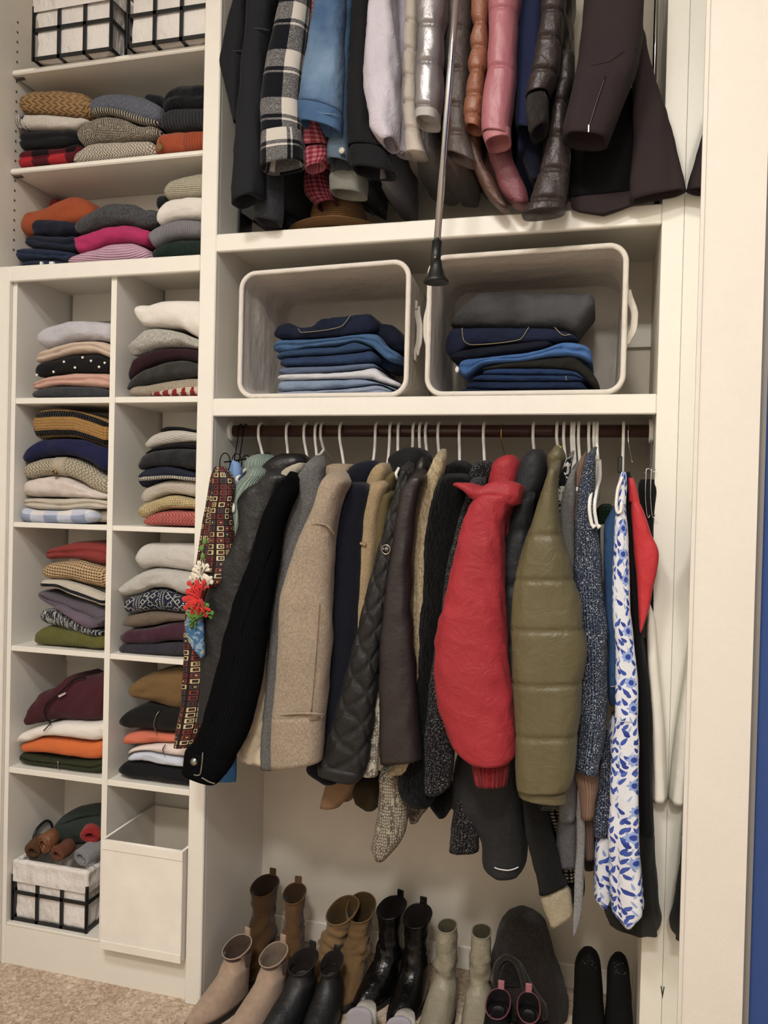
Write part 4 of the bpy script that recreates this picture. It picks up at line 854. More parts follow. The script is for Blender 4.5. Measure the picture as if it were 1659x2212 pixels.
# white box sliding out of its cubby
YB = PZ(213, 2048, .132)[1]; q0, q1 = PZ(215, 2048, .132), PZ(402, 2085, .132)
t = Thing('storage_box'); x0, x1 = q0[0]+.002, XI-.012; yb = YB+.3; zh = P(215, 1813, YB)[2]; x1 = min(q1[0]+.004, XS0-.003); FW = cloth('e8e2d6', .02, .85, .05, .2, 260, .06); FI = cloth('d8d0c2', .02, .85, .05, .2, 260, .06)
w = .005
t.add('front_panel', box(x0, x1, YB, YB+w, .132, zh, .0015), FW, smooth=False); t.add('back_panel', box(x0, x1, yb-w, yb, .132, zh), FI, smooth=False)
t.add('side_panel', box(x0, x0+w, YB+w, yb-w, .132, zh), FI, smooth=False); t.add('side_panel', box(x1-w, x1, YB+w, yb-w, .132, zh), FI, smooth=False); t.add('bottom', box(x0+w, x1-w, YB+w, yb-w, .132, .138), FI, smooth=False)
for za, zb_ in ((zh-.028, zh-.0), (.132, .158)): t.add('hem_band', box(x0-.001, x1+.001, YB-.0025, YB, za, zb_, .001), FW, smooth=False)
t.add('rim_piping', tube([(x0, YB+.002, zh), (x1, YB+.002, zh)], .0035, 8), FW); t.add('rim_piping', tube([(x0+.002, YB, zh), (x0+.002, yb, zh)], .0035, 8), FW); t.add('rim_piping', tube([(x1-.002, YB, zh), (x1-.002, yb, zh)], .0035, 8), FW)
t.done('plain white fabric storage box pulled partly out of the lowest cubby', 'box')
# ------------------------------------------------------------------ hanging clothes
def rowloft(rows, Y=-.1, ry=.04, m=36, amp=.003, freq=(16, 16, 7), seams=None, sq=.25, sw=9, folds=0, fa=.0, hole=False, p=2.7, dz=.011, diamond=None, taper=True, ends=(True, False), puck=.0, hair=0.):
    """cloth tube whose left and right edges follow the rows (y, x left, x right[, Y[, ry]])"""
    SEED[0] += 1; sd = SEED[0]
    R = np.array([(np.mean(r[0]), r[1], r[2], r[3] if len(r) > 3 else Y, r[4] if len(r) > 4 else ry, (r[0][1]-r[0][0])/2 if isinstance(r[0], tuple) else 0.) for r in rows], float); amp = amp*.5
    s = np.concatenate(([0], np.cumsum(np.abs(np.diff(R[:, 0]))+np.abs(np.diff((R[:, 1]+R[:, 2])/2))*.5+.5)))
    n = int(max(10, min(130, s[-1]*.00122/dz))); q = np.linspace(0, s[-1], n)
    I = np.stack([pchip(s, R[:, k], q) for k in range(6)], 1)
    th = np.linspace(0, 2*np.pi, m, endpoint=False); c, sn = np.cos(th), np.sin(th)
    cx = np.sign(c)*np.abs(c)**(2/p); sx = np.sign(sn)*np.abs(sn)**(2/p)
    L = np.array([P(a[1], a[0]-a[5], a[3]) for a in I]); Rr = np.array([P(a[2], a[0]+a[5], a[3]) for a in I]); C = (L+Rr)/2; A = (Rr-L)/2
    ryy = I[:, 4].copy()
    fac = np.ones(n); pk = np.zeros(n)
    if seams is not None:
        for sy in seams:
            g = np.exp(-((I[:, 0]-sy)/sw)**2); fac -= sq*g; pk += np.exp(-((I[:, 0]-sy)/(sw*2.5))**2)
    if taper:      # soften closed ends
        for k in range(min(3, n//3)):
            f = (.62, .85, .95)[k]
            if ends[0]: fac[k] *= f
            if ends[1] and not hole: fac[-1-k] *= f
    asp = 1-(1-fac)*.35 if seams is not None else 1-(1-fac)*.8
    G = C[:, None]+A[:, None]*(cx[None, :, None]*asp[:, None, None])
    G[:, :, 1] += sx[None]*ryy[:, None]*fac[:, None]
    rad = np.stack([np.broadcast_to(c, (n, m)), np.broadcast_to(sn, (n, m))], -1)
    wd = np.linalg.norm(A, axis=1); k_ = np.clip(wd/.03, .3, 1.3)[:, None]
    d = fbm(G, freq, sd)*amp*k_+fbm(G, np.array(freq)*3, sd+3)*amp*.3*k_
    if folds: d = d+fa*k_*np.sin(th[None]*folds+sd+1.5*np.sin(q/s[-1]*3+sd)[:, None])*np.clip(np.linspace(.2, 1.1, n), 0, 1)[:, None]
    if puck: d = d+puck*pk[:, None]*np.sin(th[None]*23+sd)*np.clip(np.sin(th[None]*5+sd*2), -.3, 1)
    if hair: d = d+hair*np.random.default_rng(sd).uniform(-1, 1, d.shape)
    vl = np.concatenate(([0], np.cumsum(np.linalg.norm(np.diff(C, axis=0), axis=1))))
    per = np.pi*(wd+ryy*fac); ua = np.linspace(0, 1, m+1)
    UV = np.zeros((n, m+1, 2)); UV[..., 0] = ua[None]*np.median(per)*1.0 if diamond is None else ua[None]*np.median(per); UV[..., 1] = vl[:, None]
    if diamond:
        ps, dp = diamond; u_ = UV[:, :-1, 0]; v_ = UV[:, :-1, 1]
        def near(x): f = np.abs((x/ps) % 1-.5); return (.5-f)*ps
        dd = np.minimum(near(u_+v_*.62), near(u_-v_*.62)); d = d-dp*np.exp(-(dd/.0055)**2)
    G[:, :, 0] += rad[..., 0]*d; G[:, :, 1] += rad[..., 1]*d
    if hole:        # open end with the inside showing
        e = G[-1]; ce = e.mean(0); upv = (C[-3]-C[-1]); upv /= np.linalg.norm(upv)+1e-9
        inn = [ce+(e-ce)*.9+upv*.001, ce+(e-ce)*.82+upv*.02, ce+(e-ce)*.7+upv*.05]
        G = np.concatenate([G, np.array(inn)]); UV = np.concatenate([UV, np.repeat(UV[-1:], 3, 0)])
    return grid(G, UV)
def slabbody(X, y0, y1, ztop, zhem, th=.0065, neck=.1, mat=None, flare=0., tilt=0., amp=.004, slope=.1):
    """the flat trunk of a garment on its hanger: wide in Y, thin in X"""
    SEED[0] += 1; sd = SEED[0]; yc = RY; zs = np.concatenate([np.linspace(ztop, ztop-slope, 8), np.linspace(ztop-slope, zhem, 26)[1:]])
    m = 36; a = np.linspace(0, 2*np.pi, m, endpoint=False); rings = []
    for z in zs:
        f = min(1, (ztop-z)/slope); f = math.sin(f*np.pi/2)
        ya, yb = yc-.05+(y0-yc+.05)*f, yc+.05+(y1-yc-.05)*f; g = (ztop-z)/(ztop-zhem)
        xx = X+tilt*g; tt = th*(.6+.4*f)*(1+flare*g)
        rings.append(np.stack([xx+tt*np.sin(a), (ya+yb)/2+(yb-ya)/2*np.sign(np.cos(a))*np.abs(np.cos(a))**.8, np.full(m, z)], 1))
    G = np.array(rings); d = fbm(G, (10, 12, 5), sd)*amp; G[:, :, 0] += d; G[-1, :, 2] += fbm(G[-1], 12, sd+1)*.003
    UV = np.zeros((len(zs), m+1, 2)); UV[..., 0] = np.linspace(0, 2*(y1-y0), m+1); UV[..., 1] = (ztop-zs)[:, None]
    return grid(G, UV)
def on(rows, pts, Y, ry, off=.0012, p=2.7):
    """pixel points laid on the front of a rowloft"""
    ys = [np.mean(r[0]) for r in rows]; o = []
    for x, y in pts:
        xl = np.interp(y, ys, [r[1] for r in rows]); xr = np.interp(y, ys, [r[2] for r in rows]); q = min(.985, abs((x-(xl+xr)/2)/((xr-xl)/2)))
        o.append(P(x, y, Y-ry*(1-q**p)**(1/p)-off))
    return o
PLW = plastic('e4e1da', .3)
def hanger(label, hx, bx=None, by=990, mat=None, r=.0044, arms=True, name='clothes_hanger', group='white plastic hangers on the wooden rod', drop=.075, half=.185, cat='hanger', clear=False):
    mat = mat or PLW; bx = hx if bx is None else bx
    xh = P(hx, 925, RY-RR)[0]; nk = P(bx, by, RY-.012); nk[1] = RY-.004
    o = RR+r+.0008
    path = [nk, nk*.55+np.array([xh, RY-o*.7, RZ-.03])*.45, (xh, RY-o, RZ-.012), (xh, RY-o, RZ+.004), (xh, RY-o*.72, RZ+o*.7), (xh, RY, RZ+o), (xh, RY+o*.72, RZ+o*.7), (xh, RY+o, RZ), (xh, RY+o*.9, RZ-.016)]
    t = Thing(name); t.add('hook', tube(path, r, 10, n=34), mat)
    if arms:
        zt = nk[2]; X = nk[0]
        t.add('shoulder_bar', tube([(X, RY-half, zt-drop), (X, RY-half*.75, zt-drop*.68), (X, RY-.03, zt-.012), (X, RY-.004, zt), (X, RY+.03, zt-.012), (X, RY+half*.75, zt-drop*.68), (X, RY+half, zt-drop)], .0045, 8, n=30), mat)
        t.add('cross_bar', tube([(X, RY-half, zt-drop), (X, RY-half+.012, zt-drop-.012), (X, RY+half-.012, zt-drop-.012), (X, RY+half, zt-drop)], .0035, 8), mat)
    t.done(label, cat, group); return xh, nk
def bodyx(hx): return P(hx, 925, RY)[0]
gH = 'clothes on the wooden rod'
def G_(name, label, cat, mat, pieces, hang=None, body=None, bodymat=None, extra=None, hlabel=None, hmat=None, **hk):
    """pieces: (part name, rows, kwargs[, material])"""
    t = Thing(name)
    for pc in pieces:
        kw = dict(pc[2]); rows = pc[1]
        if pc[0] in ('sleeve', 'shoulder', 'edge') and np.mean(rows[0][0]) < 1110:
            r0 = rows[0]; c_ = (r0[1]+r0[2])/2; w_ = (r0[2]-r0[1])/2; Y_ = kw.get('Y', -.1)
            rows = [(r0[0]-24, c_+10-w_*.5, c_+10+w_*.5, Y_+.12, .03), (r0[0]-12, c_+4-w_*.85, c_+4+w_*.85, Y_+.05, kw.get('ry', .04))]+list(rows)
        kw.setdefault('hole', any(w in pc[0] for w in ('sleeve', 'panel', 'edge', 'leg', 'shoulder'))); t.add(pc[0], rowloft(rows, **kw), pc[3] if len(pc) > 3 else mat)
    if body: X, kw = body; t.add('body', slabbody(X, **kw), bodymat or mat)
    if extra: extra(t)
    t.done(label, cat, gH)
    if hang is not None: hanger(hlabel or 'white plastic hanger holding the '+label.split(' with ')[0].split(' beside ')[0].split(' hanging ')[0].split(' behind ')[0].split(' printed ')[0], *hang, mat=hmat, **hk)
def BD(hx, zhem=.86, y0=-.02, y1=.3, ztop=1.6, **k): return (bodyx(hx), dict(y0=y0, y1=y1, ztop=ztop, zhem=zhem, **k))
blackcloth = cloth('121316', .1)

# --- scarves at the end of the rod
SQ = squares_print()
t = Thing('patterned_scarf')
t.add('front_fold', rowloft([(1008,468,488),(1030,462,505),(1060,459,508),(1110,455,500),(1160,449,503),(1210,443,506),(1250,438,500),(1268,446,480)], Y=-.13, ry=.022, amp=.004, folds=3, fa=.004), SQ)
t.add('back_fold', rowloft([(1008,462,480),(1040,454,478),(1100,444,466),(1160,434,458),(1220,424,452),(1280,412,448),(1340,400,444),(1400,399,446),(1450,394,448),(1520,388,440),(1580,378,430),(1614,374,414)], Y=-.085, ry=.014, amp=.004, folds=3, fa=.003), SQ)
t.done('long scarf printed with red and gold squares hanging from a ring', 'scarf', gH)
wire = metal('1a1a1c', .4)
t = Thing('scarf_hanger'); xh = P(520, 925, RY)[0]
for k, dx in enumerate((0, .016)):
    t.add('hook', tube([(xh+dx-.005, RY-.04, RZ-.12), (xh+dx, RY-.03, RZ-.06), (xh+dx+.002, RY-RR-.006, RZ-.02), (xh+dx+.002, RY-RR-.004, RZ+.006), (xh+dx+.002, RY, RZ+RR+.004), (xh+dx+.002, RY+RR+.004, RZ)], .0018, 6, n=24), wire)
for cx_, cy_, yy in ((486, 1000, -.1), (511, 1001, -.06), (532, 1004, -.02), (556, 1000, .02), (578, 998, .06)):
    c0 = P(cx_, cy_, yy); th = np.linspace(0, 2*np.pi, 28, endpoint=False)
    t.add('ring', tube([c0+np.array([.014*math.cos(a), .004*math.cos(a), .028*math.sin(a)]) for a in th], .0016, 6, caps=False, closed=True), wire)
t.add('spine', tube([P(484, 1012, -.1)+np.array([0, 0, .018]), P(578, 1000, .06)+np.array([0, 0, .02])], .002, 6), wire)
t.done('black wire scarf hanger with a row of rings', 'hanger')
G_('satin_scarf', 'light blue satin scarf behind the squares scarf', 'scarf', cloth('6f93c4', .08, .5, .1, .2, 200, .6), [('upper_fold', [(994,500,508),(1002,497,520),(1025,495,523),(1050,504,522),(1075,502,512)], dict(Y=-.06, ry=.02, amp=.004)), ('lower_end', [(1420,440,470),(1500,450,490),(1570,470,512),(1600,478,511),(1640,476,511),(1688,473,510)], dict(Y=-.04, ry=.01, amp=.002), cloth('1f6fae', .08, .5))])
G_('printed_scarf', 'blue and yellow marbled scarf under the green coral felt', 'scarf', patches('3d6a94', '7d96ae', 'b0b060', 34, 2., .5, .3), [('hanging_end', [(1322,402,440),(1345,402,440),(1375,405,440),(1400,418,442),(1420,436,442)], dict(Y=-.155, ry=.012, amp=.003))])
# felt coral garland
def coral(t, name, cxp, cyp, Y, r, mat, sd, n=7, a0=100, a1=330):
    rng = np.random.default_rng(sd); c0 = P(cxp, cyp, Y); gs = []
    for k in range(n):
        a = math.radians(a0+(a1-a0)*k/(n-1)); L = r*rng.uniform(.8, 1.1); e = c0+np.array([L*math.cos(a), 0, L*math.sin(a)])
        gs.append(tube([c0, c0*.5+e*.5+np.array([0, -.002, .004]), e], [.009, .008, .008], 8, r2=.0022)); gs.append(ball(e, (.0075, .003, .0075), 8))
        for sgn in (-1, 1):
            mid = c0*.45+e*.55; e2 = mid+np.array([.4*L*math.cos(a+sgn*.9), 0, .4*L*math.sin(a+sgn*.9)]); gs.append(tube([mid, e2], .0045, 6, r2=.002)); gs.append(ball(e2, (.0048, .0022, .0048), 8))
    t.add(name, join(*gs), mat)
t = Thing('felt_garland')
coral(t, 'white_coral', 436, 1243, -.17, .032, cloth('dcd4bf', .05), 1, 7, 60, 330)
coral(t, 'red_coral', 434, 1293, -.18, .052, cloth('d8231c', .05), 2, 9, 80, 290)
coral(t, 'green_coral', 434, 1332, -.175, .042, cloth('5f8a34', .05), 3, 6, 20, 220)
for px, py in ((442, 1170), (436, 1184), (438, 1202)): t.add('green_bead', ball(P(px, py, -.165), (.007, .005, .009), 10), cloth('5f9238'))
t.add('cord', tube([P(444, 1160, -.16), P(437, 1190, -.16), P(438, 1240, -.165), P(436, 1290, -.172), P(436, 1330, -.17)], .0012, 6, n=20), cloth('cfc6b0'))
t.done('felt coral garland in red, white and green hanging over the scarf', 'garland')
# --- sage hoodie
G_('sweater', 'sage green ribbed hooded sweater beside the leather jacket', 'sweater', rib('93a79b', .0065, 'X', .9), [
 ('hood', [(982,556,590),(995,532,598),(1012,523,604),(1030,522,600),(1045,528,585)], dict(Y=.03, ry=.06, amp=.004)),
 ('shoulder', [(1024,535,575),(1045,512,565),(1070,495,556),(1095,489,545),(1130,492,535),(1170,498,525),(1215,504,520)], dict(Y=-.09, ry=.03, amp=.003))], (560, 566, 985), BD(562, .9), extra=lambda t: t.add('button', ball(P(504, 1097, -.125), (.006, .004, .014), 10), plastic('d8d4c4')))
LB = leather('0c0c0e', .38, .2, wr=.35); LB_LIT = leather('1d1e20', .45, .25, wr=.45)  # sleeve leather greyer than the collar: light on it put into the colour
G_('leather_jacket', 'black leather jacket with a zipped collar', 'jacket', LB, [
 ('collar', [(981,600,668),(995,582,672),(1015,569,655),(1035,566,625),(1050,570,610)], dict(Y=.0, ry=.06, amp=.003)),
 ('sleeve', [(1030,572,626),(1050,545,615),(1070,520,604),(1088,513,596),(1112,518,588),(1150,515,577),(1190,500,566),(1225,478,554),(1265,457,546),(1310,444,536),(1360,439,526),(1420,436,516),(1480,437,502),(1560,430,482)], dict(Y=-.115, ry=.034, amp=.006), LB_LIT)], (620, 620, 985), BD(615, .9),
 extra=lambda t: t.add('collar_seam', tube([P(568,1040,-.058), P(580,1028,-.064), P(600,1024,-.062)], .002, 6, n=12), LB))
SHERPA = boucle('b9ac98', 'd6cbb8')
CORD = corduroy('0d0e10')
CSL = [(1036,622,640),(1060,598,642),(1100,577,625),(1150,560,610),(1200,545,603),(1300,508,588),(1400,481,573),(1500,456,557),(1560,440,542),(1600,422,526),((1622,1650),403,498),((1655,1680),400,478)]
CCF = [((1612,1640),409,506),((1636,1664),402,494),((1662,1692),397,470)]
def cord_extra(t):
    c = on(CCF, [(420,1645)], -.18, .04, .004)[0]; k = t.add('cuff', rowloft([((1612,1640),409,506),((1636,1664),402,494),((1662,1692),397,470)], Y=-.18, ry=.04, amp=.002, hole=True, ends=(False, False)), CORD)
    t.add('snap_button', tube([c, c+np.array([0, -.006, 0])], .0085, 16), metal('b0b0ae', .25), sub=k); t.add('button_rim', tube([c, c+np.array([0, -.0045, 0])], .0105, 16), metal('8a8a88', .3), sub=k)
    for pts, r in (([(399,1660),(412,1669),(424,1675),(431,1674),(435,1660),(437,1640),(438,1626)], .0035), ([(436,1680),(450,1688),(464,1693)], .004)):
        t.add('sherpa_edge', tube(on(CCF, pts, -.18, .04, .001), r*.5, 8, n=24), boucle('8c8272', 'b0a694'))
    t.add('sleeve_seam', tube(on(CSL, [(585,1180),(545,1290),(505,1420),(470,1520),(438,1612)], -.18, .036, .0005), .002, 6, n=30), CORD)
G_('corduroy_jacket', 'black corduroy jacket with a cream sherpa collar', 'jacket', CORD, [
 ('sleeve', [(1036,622,640),(1060,598,642),(1100,577,625),(1150,560,610),(1200,545,603),(1300,508,588),(1400,481,573),(1500,456,557),(1560,440,542),(1600,422,526),((1622,1650),403,498),((1655,1680),400,478)], dict(Y=-.18, ry=.036, amp=.003)),
 ('sherpa_collar', [(1001,648,668),(1012,626,666),(1030,612,655),(1048,602,630),(1056,604,615)], dict(Y=-.07, ry=.06, amp=.003, hair=.001), SHERPA),
 ('sherpa_lining', [(1090,612,620),(1150,606,613),(1250,592,600),(1330,584,590)], dict(Y=-.13, ry=.02, amp=.002), SHERPA)], (658, 664, 1004), BD(660, .9), extra=cord_extra)
G_('quilted_coat', 'cream quilted coat hanging between corduroy and grey boucle', 'coat', cloth('c9baa0', .05, .7, .1, .2, 200, .4), [
 ('sleeve', [(1360,568,592),(1460,556,588),(1540,545,584),(1590,526,582),(1625,519,580),((1640,1652),523,578)], dict(Y=-.09, ry=.03, diamond=(.05, .006), amp=.003, dz=.007, m=60))], None, BD(672, .9))
G_('boucle_coat', 'grey boucle coat beside the corduroy jacket', 'coat', boucle('4e4d4c', '9a9896'), [
 ('shoulder', [(1008,664,700),(1030,645,700),(1060,635,700),(1100,622,692),(1150,612,680),(1200,605,660),(1300,588,640),(1400,583,630),(1500,576,620),(1600,568,612),(1657,566,606)], dict(Y=-.11, ry=.035, amp=.003, hair=.0012))], (682, 684, 1008), BD(684, .86))
G_('empty_cover', 'x', 'x', PLW, [], None) if False else None
WB = wool('8a7a66', .3, 'a89680'); WBc = wool('87765f', .3, 'a49078')
BSL = [(1040,700,752),(1070,690,740),(1100,679,733),(1140,660,727),(1200,635,721),(1300,609,717),(1400,603,714),(1500,597,707),(1550,592,702)]
BCF = [((1546,1540),592,703),(1575,591,700),(1610,590,698),((1656,1642),589,695)]
def beige_extra(t):
    k = t.add('cuff', rowloft(BCF, Y=-.19, ry=.051, amp=.002, hole=True, ends=(False, False)), WB)
    t.add('cuff_seam', tube(on(BCF, [(594,1548),(605,1545),(625,1542),(650,1541),(675,1541),(692,1543),(701,1545)], -.19, .0535, .0016), .003, 8, n=24), WB, sub=k)
    t.add('shoulder_seam', tube(on(BSL, [(664,1146),(672,1136),(684,1131),(698,1132),(712,1140),(722,1154)], -.19, .048, .0035), .003, 8, n=24), WBc)
    t.add('sleeve_seam', tube(on(BSL, [(690,1300),(686,1360),(680,1440),(672,1538)], -.19, .048, .001), .0014, 6, n=20), WBc)
G_('wool_coat', 'oatmeal wool coat with deep stitched cuffs', 'coat', WB, [
 ('collar', [(1003,712,772),(1012,700,776),(1030,693,770),(1050,689,740)], dict(Y=-.02, ry=.075, amp=.003), WBc),
 ('sleeve', BSL, dict(Y=-.19, ry=.048, amp=.0035))], (735, 741, 1003), BD(742, .86), extra=beige_extra)
NV = wool('15161f', .25, '1c1e2a')
G_('wool_coat', 'dark navy wool coat beside the oatmeal one', 'coat', NV, [
 ('collar', [(996,785,830),(1008,763,832),(1030,750,822),(1060,744,795),(1080,742,770)], dict(Y=-.03, ry=.07, amp=.003)),
 ('sleeve', [(1055,750,800),(1090,742,795),(1130,728,790),(1200,715,785),(1300,714,780),(1400,710,775),(1500,703,768),(1600,690,745),(1660,664,735),(1686,700,735)], dict(Y=-.12, ry=.04, amp=.003))], (812, 805, 994), BD(806, .84))
CM = wool('8f7a58', .3, 'a8916c')
G_('wool_coat', 'camel wool coat with a strapped sleeve beside the navy one', 'coat', CM, [
 ('collar', [(1001,822,848),(1015,807,850),(1045,797,840),(1062,798,828)], dict(Y=-.03, ry=.065, amp=.003)),
 ('sleeve', [(1050,802,838),(1085,789,826),(1120,783,820),(1180,770,815),(1250,769,808),(1330,768,800),(1450,762,795)], dict(Y=-.1, ry=.035, amp=.003))], (843, 836, 1000), BD(838, .84), extra=lambda t: t.add('sleeve_strap', tube([P(770,1176,-.125), P(778,1174,-.14), P(790,1178,-.14)], .004, 8, n=10), CM))
OL = cloth('5f5230', .1, .8, .1, .3)
G_('field_jacket', 'olive khaki field jacket between the camel coat and quilted jacket', 'jacket', OL, [
 ('collar', [(1020,848,866),(1040,832,860),(1065,824,852),(1085,824,842)], dict(Y=-.03, ry=.05)), ('sleeve', [(1070,822,850),(1110,812,842),(1180,804,836),(1240,799,830),(1320,790,822)], dict(Y=-.085, ry=.03)),
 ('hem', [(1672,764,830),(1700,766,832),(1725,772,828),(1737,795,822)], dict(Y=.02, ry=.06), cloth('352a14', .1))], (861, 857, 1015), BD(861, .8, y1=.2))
BQ = nylon('1d1c1b', .55, .25, .1, .35)
def mk_badge(t):
    c = P(834, 1187, -.1935); th = np.linspace(0, 2*np.pi, 26, endpoint=False); sil = metal('b4aca0', .3)
    t.add('badge', tube([c+np.array([0, .006, 0]), c], .0115, 20), plastic('1a1918', .4)); k = len(t.parts)-1
    t.add('badge_ring', tube([c+np.array([.0112*math.cos(a), -.001, .0118*math.sin(a)]) for a in th], .0016, 6, caps=False, closed=True), sil, sub=k)
    def seg(x0, z0, x1, z1): t.add('badge_letter', tube([c+np.array([x0, -.0015, z0]), c+np.array([x1, -.0015, z1])], .0008, 6), sil, sub=k)
    for a in ((-.0075,-.004,-.0075,.004),(-.0075,.004,-.0042,-.001),(-.0042,-.001,-.0009,.004),(-.0009,.004,-.0009,-.004),(.0012,-.004,.0012,.004),(.0012,0,.0065,.004),(.0028,.001,.0068,-.004)): seg(*a)
G_('quilted_jacket', 'black diamond quilted jacket with a round metal badge on the sleeve', 'jacket', BQ, [
 ('hood', [(968,872,918),(980,853,932),(1000,845,930),(1020,850,905),(1040,862,885)], dict(Y=.0, ry=.06, amp=.006), cloth('141416', .1, .8)),
 ('sleeve', [(1020,866,892),(1060,856,890),(1100,842,880),(1150,828,868),(1200,815,858),(1300,788,842),(1400,763,824),(1500,736,814),(1600,707,803),(1645,694,797),((1655,1672),690,788)], dict(Y=-.16, ry=.035, diamond=(.052, .006), amp=.003, dz=.006, m=72)),
 ('cuff', [((1642,1660),690,792),((1655,1675),688,786),((1668,1690),690,772)], dict(Y=-.16, ry=.038, amp=.002, hole=True))], (893, 889, 972), BD(890, .84), extra=mk_badge)
SN = snake_print('cfc8b8', '6a6458', .5); SN2 = snake_print('a89e8a', '4a4438', .42)
G_('snake_print_jacket', 'white and grey snake print jacket between quilted and leather ones', 'jacket', SN, [
 ('edge', [(1075,855,864),(1120,846,856),(1200,840,850),(1300,828,840),(1400,815,832),(1490,804,832),(1560,800,828),(1620,792,818),(1675,786,815)], dict(Y=-.12, ry=.02, amp=.003)),
 ('sleeve', [(1650,822,872),(1690,822,876),(1740,820,884),(1790,812,878),(1825,804,862),(1848,815,840)], dict(Y=-.03, ry=.045, amp=.005), SN2),
 ('hem_end', [(1715,884,925),(1740,882,925),(1760,885,912),(1772,888,905)], dict(Y=.05, ry=.03), SN2)], (907, 906, 994), BD(906, .8))
BL = leather('2a2221', .42, .25, wr=.3)
G_('leather_jacket', 'dark brown leather jacket with wide plain sleeve', 'jacket', BL, [
 ('collar', [(988,910,926),(1005,902,930),(1030,890,925),(1055,880,910)], dict(Y=-.02, ry=.05)),
 ('sleeve', [(1035,885,920),(1058,868,912),(1100,860,904),(1150,851,897),(1200,845,892),(1300,831,890),(1400,822,895),(1500,821,902),(1600,821,908),((1647,1638),823,912)], dict(Y=-.165, ry=.038, amp=.003, hole=True, ends=(True, False)))], (920, 922, 990), BD(922, .86))
CF = fur('a08a60', 'd2c09a', 1., .5)
G_('fur_coat', 'cream faux fur coat beside the dark brown leather jacket', 'coat', CF, [
 ('shoulder', [(994,938,962),(1010,930,962),(1040,916,952),(1070,903,945),(1100,893,940),(1200,888,930),(1300,886,925),(1400,885,918),(1550,880,915),(1640,860,905),(1668,838,880)], dict(Y=-.1, ry=.03, amp=.003, hair=.001))], (947, 948, 996), BD(948, .86))
BF = fur('030304', '0e0f11', .9, .4)
G_('fur_coat', 'black faux fur coat between the cream one and tweed jacket', 'coat', BF, [
 ('collar', [(996,980,1010),(1008,962,1022),(1025,950,1026),(1045,945,1010)], dict(Y=-.02, ry=.065, hair=.002, amp=.003)),
 ('sleeve', [(1035,950,1015),(1070,929,1010),(1120,920,1005),(1200,913,995),(1300,906,985),(1400,899,975),(1500,894,965),(1600,885,960),(1680,864,952),(1715,866,945),(1738,890,930)], dict(Y=-.1, ry=.035, amp=.004, hair=.0008)),
 ('hem', [(1690,918,985),(1720,922,985),(1742,935,978),(1756,950,968)], dict(Y=-.02, ry=.045, amp=.004, hair=.0008))], (993, 992, 998), BD(993, .86))
TW = tweed('0c0c10', '3a3742', '807c78', .006, .72)
G_('tweed_jacket', 'black and purple tweed jacket beside the black fur coat', 'jacket', TW, [
 ('collar', [(996,1030,1065),(1010,1020,1068),(1035,1014,1062),(1050,1016,1040)], dict(Y=-.03, ry=.055, hair=.0008)),
 ('edge', [(1045,1014,1050),(1080,1006,1040),(1150,984,1030),(1250,962,1010),(1350,950,995),(1450,931,985),(1550,922,980),(1650,917,980),(1695,917,975),(1712,920,955)], dict(Y=-.12, ry=.03, amp=.003, hair=.0008)),
 ('sleeve', [(1700,984,1040),(1740,982,1037),(1790,976,1036),(1835,972,1034)], dict(Y=-.03, ry=.035, hair=.0008, hole=True, ends=(True, False)))], (1045, 1046, 1000), BD(1046, .86))
# --- red puffer
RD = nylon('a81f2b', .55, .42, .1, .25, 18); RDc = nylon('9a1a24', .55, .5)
def red_extra(t):
    t.add('collar_flap', fold_geo([(974,1043),(985,1040),(1010,1040),(1035,1048),(1055,1040),(1085,1034),(1122,1042)], [(974,1049),(985,1054),(1000,1064),(1015,1078),(1030,1087),(1060,1086),(1090,1096),(1122,1092)], Yf=-.245, dep=.2, nose=.06, amp=.004, end=.85), RD)
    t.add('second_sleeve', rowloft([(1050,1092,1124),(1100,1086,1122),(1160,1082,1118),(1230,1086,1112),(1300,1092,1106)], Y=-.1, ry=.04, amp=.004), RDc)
    k = t.add('cuff', rowloft([(1636,1018,1104),(1650,1021,1100),(1672,1025,1097),(1694,1030,1092)], Y=-.19, ry=.035, folds=22, fa=.0022, amp=.001, hole=True, m=90, ends=(False, False)), rib('8e1820', .008, 'X', .8))
    t.add('snap', ball(P(1037, 1069, -.205), (.0045, .002, .003), 8), metal('c8c0c0', .3))
G_('puffer_jacket', 'bright red puffer jacket with a standing collar and gathered cuff', 'jacket', RD, [
 ('collar', [(984,1090,1116),(992,1074,1124),(1008,1064,1128),(1030,1058,1126),(1050,1056,1122)], dict(Y=-.02, ry=.07, amp=.004)),
 ('sleeve', [(1072,1030,1112),(1100,1014,1100),(1130,1000,1092),(1200,984,1090),(1300,960,1093),(1380,944,1097),(1450,940,1103),(1500,945,1108),(1550,957,1113),(1590,971,1117),(1615,984,1116),(1632,1002,1112),(1642,1018,1102)], dict(Y=-.19, ry=.062, amp=.004, freq=(22, 22, 18)))], (1083, 1091, 985), BD(1100, .84, th=.013), hlabel='gold wire hanger holding the bright red puffer', hmat=metal('b08a48', .25), r=.0018, extra=red_extra)
CH = nylon('25282c', .6, .3, .1, .3); CH2 = nylon('17191c', .7, .3)
